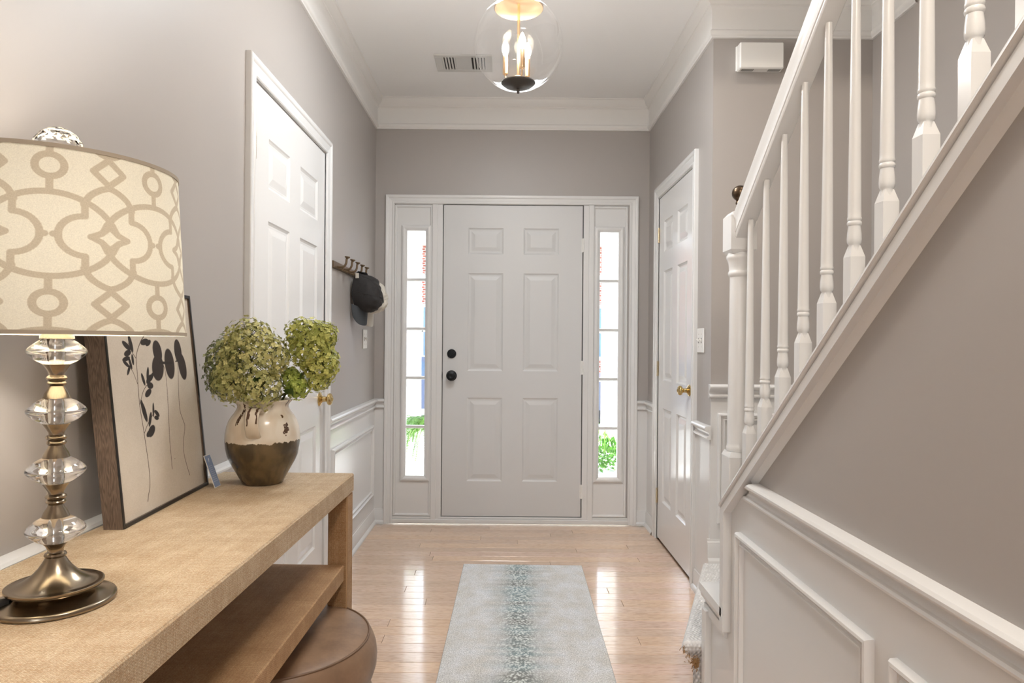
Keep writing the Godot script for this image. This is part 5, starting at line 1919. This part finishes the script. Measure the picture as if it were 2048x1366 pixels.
func bloom(at: Vector3, lobes: Array, count: int, light: Color, dark: Color, label: String, foot: Vector3, sd: int) -> void:
	var t := thing("hydrangea", Vector3(foot.x, foot.y + 0.06, foot.z), label, "flower", "hydrangeas in the vase")
	var rd := RandomNumberGenerator.new()
	rd.seed = 100 + sd
	var pm := mat(Color.WHITE, 0.65)
	pm.vertex_color_use_as_albedo = true
	pm.backlight_enabled = true
	pm.backlight = Color(0.45, 0.45, 0.40)
	var g := G.new()
	g.colored = true
	var lump := noise(80 + sd, 2.4, 2)
	var whole := 0.0
	for l in lobes: whole += l[3] * l[4]
	for l in lobes:
		var off := Vector3(l[0], l[1], l[2])
		var r := Vector3(l[3], l[4], l[5])
		var m := int(count * 1.25 * l[3] * l[4] / whole)
		for i in m:
			# points spread evenly over the lobe, some deeper in
			var y := 1.0 - 2.0 * (i + 0.5) / m
			var an := i * 2.399963 + rd.randf_range(-0.2, 0.2)
			var q := sqrt(maxf(0, 1 - y * y))
			var d := Vector3(q * cos(an), y, q * sin(an))
			var deep := rd.randf_range(0.90, 1.08) if i % 3 else rd.randf_range(0.70, 0.90)
			var p := at + off + d * r * deep * (1.0 + 0.22 * lump.get_noise_3d(d.x, d.y, d.z))
			var hidden := false
			for o in lobes:
				if o != l and ((p - at - Vector3(o[0], o[1], o[2])) / Vector3(o[3], o[4], o[5])).length() < 0.72:
					hidden = true
			if hidden: continue
			floret(g, p, (d / r * 0.06 + Vector3(rd.randfn(0, 0.35), rd.randfn(0, 0.35) + 0.12, rd.randfn(0, 0.35))).normalized(), dark.lerp(light, clampf(rd.randf_range(0.05, 1.1), 0, 1)).srgb_to_linear(), rd)
	obj("flower_head", g, pm, t, "", "", "", "stuff")
	# pedicels and stem
	g = G.new()
	var base := Vector3(foot.x + (at.x - foot.x) * 0.15, foot.y + 0.06, foot.z + (at.z - foot.z) * 0.15)
	var neck := Vector3(foot.x + (at.x - foot.x) * 0.40, ky(1.02), foot.z + (at.z - foot.z) * 0.4)
	g.tube(curve([base, neck, at - Vector3(0, lobes[0][4] * 0.5, 0), at], 6), 0.0030, 7)
	for l in lobes:
		for i in 22:
			var d := Vector3(rd.randfn(0, 1), rd.randfn(0.2, 1), rd.randfn(0, 1)).normalized()
			var c := at + Vector3(l[0], l[1], l[2])
			g.tube([at + Vector3(0, -0.02, 0), c, c + d * Vector3(l[3], l[4], l[5]) * 0.85], 0.0009, 4, false)
	obj("stem", g, mat(Color(0.33, 0.34, 0.17), 0.6), t)
	if sd == 2 or sd == 1:
		var gm := mat(Color.WHITE, 0.5)
		gm.vertex_color_use_as_albedo = true
		for k in 3:
			g = G.new()
			g.colored = true
			g.tint = Color(0.09, 0.17, 0.035)
			var p := neck.lerp(at, 0.15 + 0.12 * k)
			var dir := Vector3(rd.randf_range(-0.3, 1), rd.randf_range(0.1, 0.7), rd.randf_range(-0.3, 0.8)).normalized()
			leaf(g, p, dir, 0.055, 0.6, rd)
			obj("leaf", g, gm, t)


# four broad petals round a point
func floret(g: G, p: Vector3, out: Vector3, col: Color, rd: RandomNumberGenerator) -> void:
	var s := out.cross(Vector3(rd.randfn(0, 1), rd.randfn(0, 1), rd.randfn(0, 1))).normalized()
	var u := s.cross(out)
	var size := rd.randf_range(0.0055, 0.0082)
	for k in 4:
		var e := s if k == 0 else u if k == 1 else -s if k == 2 else -u
		var f := u if k % 2 == 0 else s
		var up := rd.randf_range(-0.05, 0.35)
		var tip := p + e * size + out * size * up
		var m0 := p + e * size * 0.58 + f * size * 0.46 + out * size * (up * 0.35 + 0.10)
		var m1 := p + e * size * 0.58 - f * size * 0.46 + out * size * (up * 0.35 + 0.10)
		var sh := rd.randf_range(0.88, 1.1)
		g.tint = Color(col.r * sh, col.g * sh, col.b * sh)
		var n0 := (m0 - p).cross(tip - p).normalized()
		if n0.dot(out) < 0: n0 = -n0
		var n1 := (m1 - p).cross(tip - p).normalized()
		if n1.dot(out) < 0: n1 = -n1
		g.tri(p, m0, tip, out, n0, n0)
		g.tri(p, tip, m1, out, n1, n1)


func ottoman() -> void:
	var c := Vector3(-0.562, 0, -1.682)
	var t := thing("ottoman", c, "round brown leather pouf tucked under the console shelf", "ottoman")
	var w := 256
	var px := canvas(w, w, Color.WHITE)
	var a := noise(91, 0.02, 4)
	var b := noise(92, 0.15, 2)
	for y in w:
		for x in w:
			var k := 0.5 + a.get_noise_2d(x, y) * 0.9 + b.get_noise_2d(x, y) * 0.2
			var q := Color(0.490, 0.390, 0.305).lerp(Color(0.595, 0.480, 0.380), clampf(k, 0, 1))
			var o := (y * w + x) * 3
			px[o] = q.r; px[o + 1] = q.g; px[o + 2] = q.b
	var m := mat(Color.WHITE, 0.42)
	m.albedo_texture = canvas_tex(px, w, w)
	m.uv1_triplanar = true
	m.uv1_scale = Vector3.ONE * 2.2
	var cr := noise(93, 3.0, 3)
	var parts := {
		"cushion_side": [Vector2(0.212, 0.331), Vector2(0.226, 0.336), Vector2(0.240, 0.352), Vector2(0.2475, 0.375), Vector2(0.2490, 0.398), Vector2(0.246, 0.420), Vector2(0.239, 0.438), Vector2(0.2285, 0.451)],
		"cushion_top": [Vector2(0.2285, 0.451), Vector2(0.215, 0.4565), Vector2(0.19, 0.4605), Vector2(0.15, 0.464), Vector2(0.10, 0.4665), Vector2(0.05, 0.468), Vector2(0.0, 0.4685)],
		"lower_body": [Vector2(0.0, 0.002), Vector2(0.22, 0.002), Vector2(0.236, 0.012), Vector2(0.250, 0.05), Vector2(0.257, 0.11), Vector2(0.2585, 0.17), Vector2(0.256, 0.23), Vector2(0.247, 0.28), Vector2(0.236, 0.31), Vector2(0.220, 0.326), Vector2(0.208, 0.331)],
	}
	for nm in parts:
		var rows := []
		for p in parts[nm]:
			var row := []
			for s in 72:
				var an := TAU * s / 72
				var k := 1.0 + cr.get_noise_3d(cos(an) * 0.25, p.y * 1.2, sin(an) * 0.25) * 0.012
				row.append(c + Vector3(cos(an) * p.x * k, p.y, sin(an) * p.x * k))
			rows.append(row)
		var g := G.new()
		g.grid(rows, true, Vector3.UP if nm == "cushion_top" else Vector3.ZERO)
		obj(nm, g, m, t)
	# welted seams
	for q in [[0.2290, 0.4515, 0.0030], [0.2105, 0.331, 0.0040]]:
		var ring := []
		for s in 65:
			ring.append(c + Vector3(cos(TAU * s / 64) * q[0], q[1], sin(TAU * s / 64) * q[0]))
		var g := G.new()
		g.tube(ring, q[2], 7, false)
		obj("seam", g, mat(Color(0.46, 0.365, 0.285), 0.5), t)
	for k in 4:
		var g := G.new()
		var an := 0.55 + TAU * k / 4
		var pts := []
		for p in parts["cushion_side"]:
			pts.append(c + Vector3(cos(an) * (p.x - 0.0012), p.y, sin(an) * (p.x - 0.0012)))
		g.tube(pts, 0.0016, 5, false)
		obj("side_seam", g, mat(Color(0.49, 0.37, 0.275), 0.5), t)


# ---------------------------------------------------------------- fittings
func small_things() -> void:
	hooks()
	ball_cap("baseball_cap", Vector3(XL + 0.034, 1.462, -3.80), Color(0.165, 0.155, 0.155), Color(0.22, 0.235, 0.25), 0.0, "charcoal baseball cap hanging from the hooks on the left wall", true)
	ball_cap("baseball_cap", Vector3(XL + 0.034, 1.458, -3.965), Color(0.80, 0.775, 0.73), Color(0.78, 0.76, 0.72), 0.1, "cream baseball cap hanging behind the charcoal one", false)
	var b := Basis(Vector3(0, 0, -1), Vector3.UP, Vector3(1, 0, 0))
	switch_plate(Transform3D(b, Vector3(XL, 1.197, -4.14)), "white two-toggle switch plate on the left wall by the front door")
	b = Basis(Vector3(0, 0, 1), Vector3.UP, Vector3(-1, 0, 0))
	switch_plate(Transform3D(b, Vector3(XR, 1.199, -3.255)), "white two-toggle switch plate on the right wall by the closet door")
	vent()
	pendant()
	chime()


func hooks() -> void:
	var t := thing("coat_hook_rail", Vector3(XL, 1.535, -3.70), "brass-coloured rail of five coat hooks on the left wall", "hooks")
	var g := G.new()
	g.box(Vector3(XL, 1.543, -4.03), Vector3(XL + 0.010, 1.579, -3.345), 0.002)
	obj("rail", g, M.hook, t)
	for k in 5:
		var z := -3.425 - 0.1215 * k
		g = G.new()
		var p := Vector3(XL + 0.008, 1.556, z)
		g.tube(curve([p, p + Vector3(0.022, -0.001, 0), p + Vector3(0.036, 0.003, 0), p + Vector3(0.045, 0.018, 0), p + Vector3(0.047, 0.036, 0), p + Vector3(0.050, 0.046, 0)], 5), 0.0058, 12)
		g.lathe([Vector2(0.0058, -0.006), Vector2(0.0075, -0.003), Vector2(0.013, 0.0), Vector2(0.014, 0.003), Vector2(0.012, 0.006), Vector2(0, 0.007)], 18, p + Vector3(0.0505, 0.046, 0), Basis(Vector3.FORWARD, 0.15))
		g.tube(curve([p + Vector3(0.0, -0.004, 0), p + Vector3(0.016, -0.010, 0), p + Vector3(0.026, -0.012, 0), p + Vector3(0.031, -0.004, 0)], 5), 0.0045, 10)
		obj("hook", g, M.hook, t)


# a cap hung by its back strap, peak down, crown away from the wall
func ball_cap(called: String, at: Vector3, cloth: Color, peak: Color, lean: float, label: String, dark: bool) -> void:
	var t := thing(called, at, label, "cap", "", true)
	var m := mat(cloth, 0.85)
	m.rim_enabled = true
	m.rim = 0.2
	# local axes: x out of the wall, y up, z to the camera
	var n := noise(95 if dark else 96, 16.0, 2)
	var rows := []
	var ni := 15
	for i in ni:
		var s := i / float(ni - 1)
		var row := []
		for j in 41:
			var an := TAU * j / 40
			var q := pow(cos(s * PI / 2), 0.62) if i < ni - 1 else 0.0
			var e := Vector3(pow(sin(s * PI / 2), 0.9) * 0.132, sin(an) * 0.106 * q, cos(an) * 0.072 * q)
			e.y -= e.x * 0.26
			e += e.normalized() * (n.get_noise_3d(e.x, e.y, e.z) * 0.016 * minf(1.0, 0.2 + s * 1.5))
			row.append(e + Vector3(0.012, 0, 0))
		rows.append(row)
	var g := G.new()
	g.grid(rows, false, Vector3.ZERO)
	obj("crown", g, m, t)
	# button, seams
	g = G.new()
	g.ball(rows[ni - 1][0], Vector3(0.004, 0.008, 0.008), 12, 8)
	for j in [0, 7, 13, 20, 27, 33]:
		var pts := []
		for i in ni - 1:
			pts.append(rows[i][j] * 1.004)
		g.tube(pts, 0.0010, 5, false)
	obj("seams", g, m, t)
	# sweatband edge and a dark sheet for the shaded arch at the back
	g = G.new()
	var ring := []
	for j in 41: ring.append(rows[0][j])
	g.tube(ring, 0.0028, 6, false)
	obj("sweatband", g, mat(cloth * 0.75, 0.9), t)
	g = G.new()
	var arch := []
	for k in 9:
		var a := lerpf(-1.0, 1.0, k / 8.0)
		arch.append(Vector3(0.026 + 0.034 * (1 - a * a), 0.107 - 0.016 * (1 - a * a), 0.034 * a))
	var arows := [[], []]
	for p in arch:
		arows[0].append(p)
		arows[1].append(Vector3(0.014, 0.108, p.z))
	g.grid(arows, false, Vector3.UP)
	obj("strap_opening_shade", g, mat(Color(0.05, 0.05, 0.05), 0.9), t)
	if dark:
		g = G.new()
		g.box(Vector3(0.024, 0.066, 0.058), Vector3(0.046, 0.094, 0.061), 0.001)
		obj("cloth_label", g, mat(Color(0.85, 0.83, 0.79), 0.8), t, "small white label inside the cap")
	# peak
	var pr := []
	for i in 9:
		var s := i / 8.0
		var row := []
		for j in 17:
			var a := lerpf(-1.0, 1.0, j / 16.0)
			var z := a * 0.074 * (1.0 - 0.12 * s * s)
			var front := -0.092 * sqrt(maxf(0.0, 1.0 - a * a * 0.35))
			var y := front - s * 0.100 * sqrt(maxf(0.0, 1.0 - pow(absf(a), 4.0) * 0.6))
			var x := 0.012 + 0.030 * (1.0 - a * a)
			row.append(Vector3(x, y, z))
		pr.append(row)
	g = G.new()
	g.grid(pr, false, Vector3.RIGHT)
	var under := []
	for row in pr:
		var r2 := []
		for p in row: r2.append(p - Vector3(0.0028, 0, 0))
		under.append(r2)
	g.grid(under, false, Vector3.LEFT)
	var lip := [[], []]
	for p in pr[8]: lip[0].append(p)
	for p in under[8]: lip[1].append(p)
	g.grid(lip, false, Vector3.DOWN)
	obj("peak", g, mat(peak, 0.7), t)
	t.position = at
	t.rotation = Vector3(0.0, -0.42, lean * 0.3)


func switch_plate(tr: Transform3D, label: String) -> void:
	var t := thing("light_switch", tr.origin, label, "switch", "", true)
	var g := G.new()
	g.box(Vector3(-0.057, -0.058, 0), Vector3(0.057, 0.058, 0.006), 0.003)
	obj("plate", g, M.plastic, t)
	for x in [-0.023, 0.023]:
		g = G.new()
		g.box(Vector3(x - 0.0055, -0.0125, 0.0062), Vector3(x + 0.0055, 0.0125, 0.0066))
		obj("slot", g, mat(Color(0.55, 0.54, 0.52), 0.6), t)
		g = G.new()
		g.hexa([Vector3(x - 0.004, -0.006, 0.006), Vector3(x + 0.004, -0.006, 0.006), Vector3(x + 0.004, 0.006, 0.006), Vector3(x - 0.004, 0.006, 0.006), Vector3(x - 0.003, 0.004, 0.018), Vector3(x + 0.003, 0.004, 0.018), Vector3(x + 0.003, 0.010, 0.017), Vector3(x - 0.003, 0.010, 0.017)])
		obj("toggle", g, M.plastic, t)
		for y in [-0.030, 0.030]:
			g = G.new()
			g.lathe([Vector2(0.0032, 0), Vector2(0.0032, 0.0006), Vector2(0, 0.0012)], 12, Vector3(x, y, 0.006), Basis(Vector3.RIGHT, PI / 2))
			obj("screw", g, M.steel, t)
	t.transform = tr


func vent() -> void:
	var x0 := -0.405
	var x1 := -0.085
	var z0 := -3.985
	var z1 := -3.755
	var t := thing("ceiling_vent", Vector3((x0 + x1) / 2, HC - 0.012, (z0 + z1) / 2), "white rectangular air vent in the ceiling left of the globe light", "vent")
	var g := G.new()
	var m := mat(Color(0.82, 0.82, 0.81), 0.4)
	var y0 := HC - 0.008
	g.box(Vector3(x0, y0, z0), Vector3(x1, HC, z0 + 0.030), 0.002)
	g.box(Vector3(x0, y0, z1 - 0.030), Vector3(x1, HC, z1), 0.002)
	g.box(Vector3(x0, y0, z0 + 0.03), Vector3(x0 + 0.040, HC, z1 - 0.03), 0.002)
	g.box(Vector3(x1 - 0.040, y0, z0 + 0.03), Vector3(x1, HC, z1 - 0.03), 0.002)
	obj("vent_frame", g, m, t)
	g = G.new()
	g.box(Vector3(x0 + 0.04, HC - 0.001, z0 + 0.03), Vector3(x1 - 0.04, HC + 0.0, z1 - 0.03))  # dark sheet on the ceiling, stands for shade inside the vent
	obj("duct_shade", g, M.slot, t)
	g = G.new()
	g.box(Vector3(-0.290, y0 + 0.001, z0 + 0.03), Vector3(-0.200, HC, z1 - 0.03), 0.002)
	obj("centre_plate", g, m, t)
	for k in 10:
		var x := -0.365 + 0.0165 * k if k < 5 else -0.190 + 0.0165 * (k - 5)
		g = G.new()
		g.hexa([Vector3(x, y0 + 0.001, z0 + 0.03), Vector3(x + 0.009, y0 + 0.001, z0 + 0.03), Vector3(x + 0.009, y0 + 0.001, z1 - 0.03), Vector3(x, y0 + 0.001, z1 - 0.03), Vector3(x + 0.002, HC - 0.002, z0 + 0.03), Vector3(x + 0.010, HC - 0.002, z0 + 0.03), Vector3(x + 0.010, HC - 0.002, z1 - 0.03), Vector3(x + 0.002, HC - 0.002, z1 - 0.03)])
		obj("slat", g, m, t)


func pendant() -> void:
	var c := Vector3(0.038, 2.198, -2.33)
	var r := 0.1525
	var t := thing("globe_light", c - Vector3(0, r, 0), "clear glass globe ceiling light with three lit candle bulbs", "light")
	var o := Vector3(c.x, 0, c.z)
	var g := G.new()
	g.lathe([Vector2(0, HC - 0.034), Vector2(0.02, HC - 0.034), Vector2(0.058, HC - 0.022), Vector2(0.062, HC - 0.006), Vector2(0.062, HC)], 36, o)
	obj("canopy", g, M.gold, t)
	g = G.new()
	g.lathe([Vector2(0.0048, c.y - 0.115), Vector2(0.0048, HC - 0.03)], 16, o)
	obj("rod", g, M.gold, t)
	g = G.new()
	g.lathe([Vector2(0.0, c.y + 0.139), Vector2(0.045, c.y + 0.137), Vector2(0.070, c.y + 0.131), Vector2(0.082, c.y + 0.122), Vector2(0.084, c.y + 0.124), Vector2(0.084, c.y + 0.129), Vector2(0.080, c.y + 0.136), Vector2(0.055, c.y + 0.152), Vector2(0.02, c.y + 0.160), Vector2(0, c.y + 0.161)], 48, o)
	obj("top_cap", g, M.gold, t)
	# globe: a thin sphere open at top and bottom under the metal caps
	g = G.new()
	var prof := []
	for k in 37:
		var a := lerpf(-1.13, 0.99, k / 36.0)
		prof.append(Vector2(r * cos(a), c.y + r * sin(a)))
	g.lathe(prof, 72, o)
	obj("globe", g, M.globe, t)
	g = G.new()
	g.lathe([Vector2(0.0, c.y - 0.152), Vector2(0.010, c.y - 0.1515), Vector2(0.030, c.y - 0.147), Vector2(0.050, c.y - 0.139), Vector2(0.059, c.y - 0.131), Vector2(0.058, c.y - 0.128), Vector2(0.040, c.y - 0.134), Vector2(0.015, c.y - 0.1375), Vector2(0, c.y - 0.138)], 40, o)
	obj("bottom_cap", g, M.dark_bronze, t)
	g = G.new()
	g.lathe([Vector2(0, c.y - 0.166), Vector2(0.0035, c.y - 0.166), Vector2(0.0048, c.y - 0.163), Vector2(0.0048, c.y - 0.158), Vector2(0.006, c.y - 0.156), Vector2(0.006, c.y - 0.151)], 16, o)
	obj("finial", g, M.dark_bronze, t)
	g = G.new()
	g.lathe([Vector2(0, c.y - 0.138), Vector2(0.016, c.y - 0.138), Vector2(0.018, c.y - 0.135), Vector2(0.018, c.y - 0.112), Vector2(0.016, c.y - 0.109), Vector2(0, c.y - 0.109)], 28, o)
	obj("hub", g, M.gold, t)
	for an in [2.88, 4.974, 0.785]:
		var d := Vector3(cos(an), 0, -sin(an))
		var p := o + Vector3.UP * (c.y - 0.122)
		g = G.new()
		var R := 0.046
		g.tube(curve([p + d * 0.016, p + d * 0.028 + Vector3.DOWN * 0.002, p + d * 0.040 + Vector3.UP * 0.003, p + d * R + Vector3.UP * 0.018, p + d * R + Vector3.UP * 0.026], 5), 0.0030, 10)
		var arm := obj("arm", g, M.gold, t)
		g = G.new()
		var s := o + d * R
		var y := c.y - 0.098
		g.lathe([Vector2(0, y), Vector2(0.006, y), Vector2(0.0088, y + 0.003), Vector2(0.0088, y + 0.062), Vector2(0.0075, y + 0.064), Vector2(0, y + 0.064)], 20, s)
		obj("candle_sleeve", g, M.gold, arm)
		g = G.new()
		var bp := [Vector2(0, 0), Vector2(0.0065, 0.001), Vector2(0.0085, 0.010), Vector2(0.0125, 0.022), Vector2(0.0130, 0.029), Vector2(0.0110, 0.039), Vector2(0.0070, 0.050), Vector2(0.0028, 0.058), Vector2(0, 0.060)]
		g.lathe(bp.map(func(q): return Vector2(q.x, q.y + y + 0.062)), 20, s, Basis.IDENTITY, 60.0)
		var bm := mat(Color(1, 0.97, 0.92), 0.3)
		bm.emission_enabled = true
		bm.emission = Color(1.0, 0.93, 0.80)
		bm.emission_energy_multiplier = 5.0
		obj("bulb", g, bm, arm)
		var l := OmniLight3D.new()
		l.name = "bulb_light"
		l.light_energy = 0.10
		l.light_color = Color(1.0, 0.975, 0.95)
		l.light_size = 0.012
		l.omni_range = 9.0
		l.omni_attenuation = 2.0
		l.shadow_enabled = true
		t.add_child(l, true)
		l.position = s + Vector3.UP * (y + 0.088) - t.position


func chime() -> void:
	var lo := Vector3(1.040, 2.417, ZE)
	var hi := Vector3(1.238, 2.535, ZE + 0.050)
	var t := thing("door_chime", Vector3(1.139, 2.417, ZE), "white boxy door chime on the wall above the foot of the stairs", "chime")
	var g := G.new()
	g.box(lo, hi, 0.005)
	obj("cover", g, M.plastic, t)
	g = G.new()
	g.box(lo + Vector3(-0.004, 0.003, 0), Vector3(hi.x + 0.004, hi.y - 0.003, ZE + 0.010), 0.002)
	obj("back_plate", g, M.plastic, t)
	for s in 2:
		for k in 9:
			g = G.new()
			var x := lo.x + 0.014 + 0.0062 * k + (0.120 if s else 0.0)
			g.hexa([Vector3(x, lo.y - 0.0004, ZE + 0.014), Vector3(x + 0.003, lo.y - 0.0004, ZE + 0.014), Vector3(x + 0.003, lo.y - 0.0004, ZE + 0.040), Vector3(x, lo.y - 0.0004, ZE + 0.040), Vector3(x, lo.y + 0.0008, ZE + 0.014), Vector3(x + 0.003, lo.y + 0.0008, ZE + 0.014), Vector3(x + 0.003, lo.y + 0.0008, ZE + 0.040), Vector3(x, lo.y + 0.0008, ZE + 0.040)])
			obj("sound_slot", g, M.slot, t)
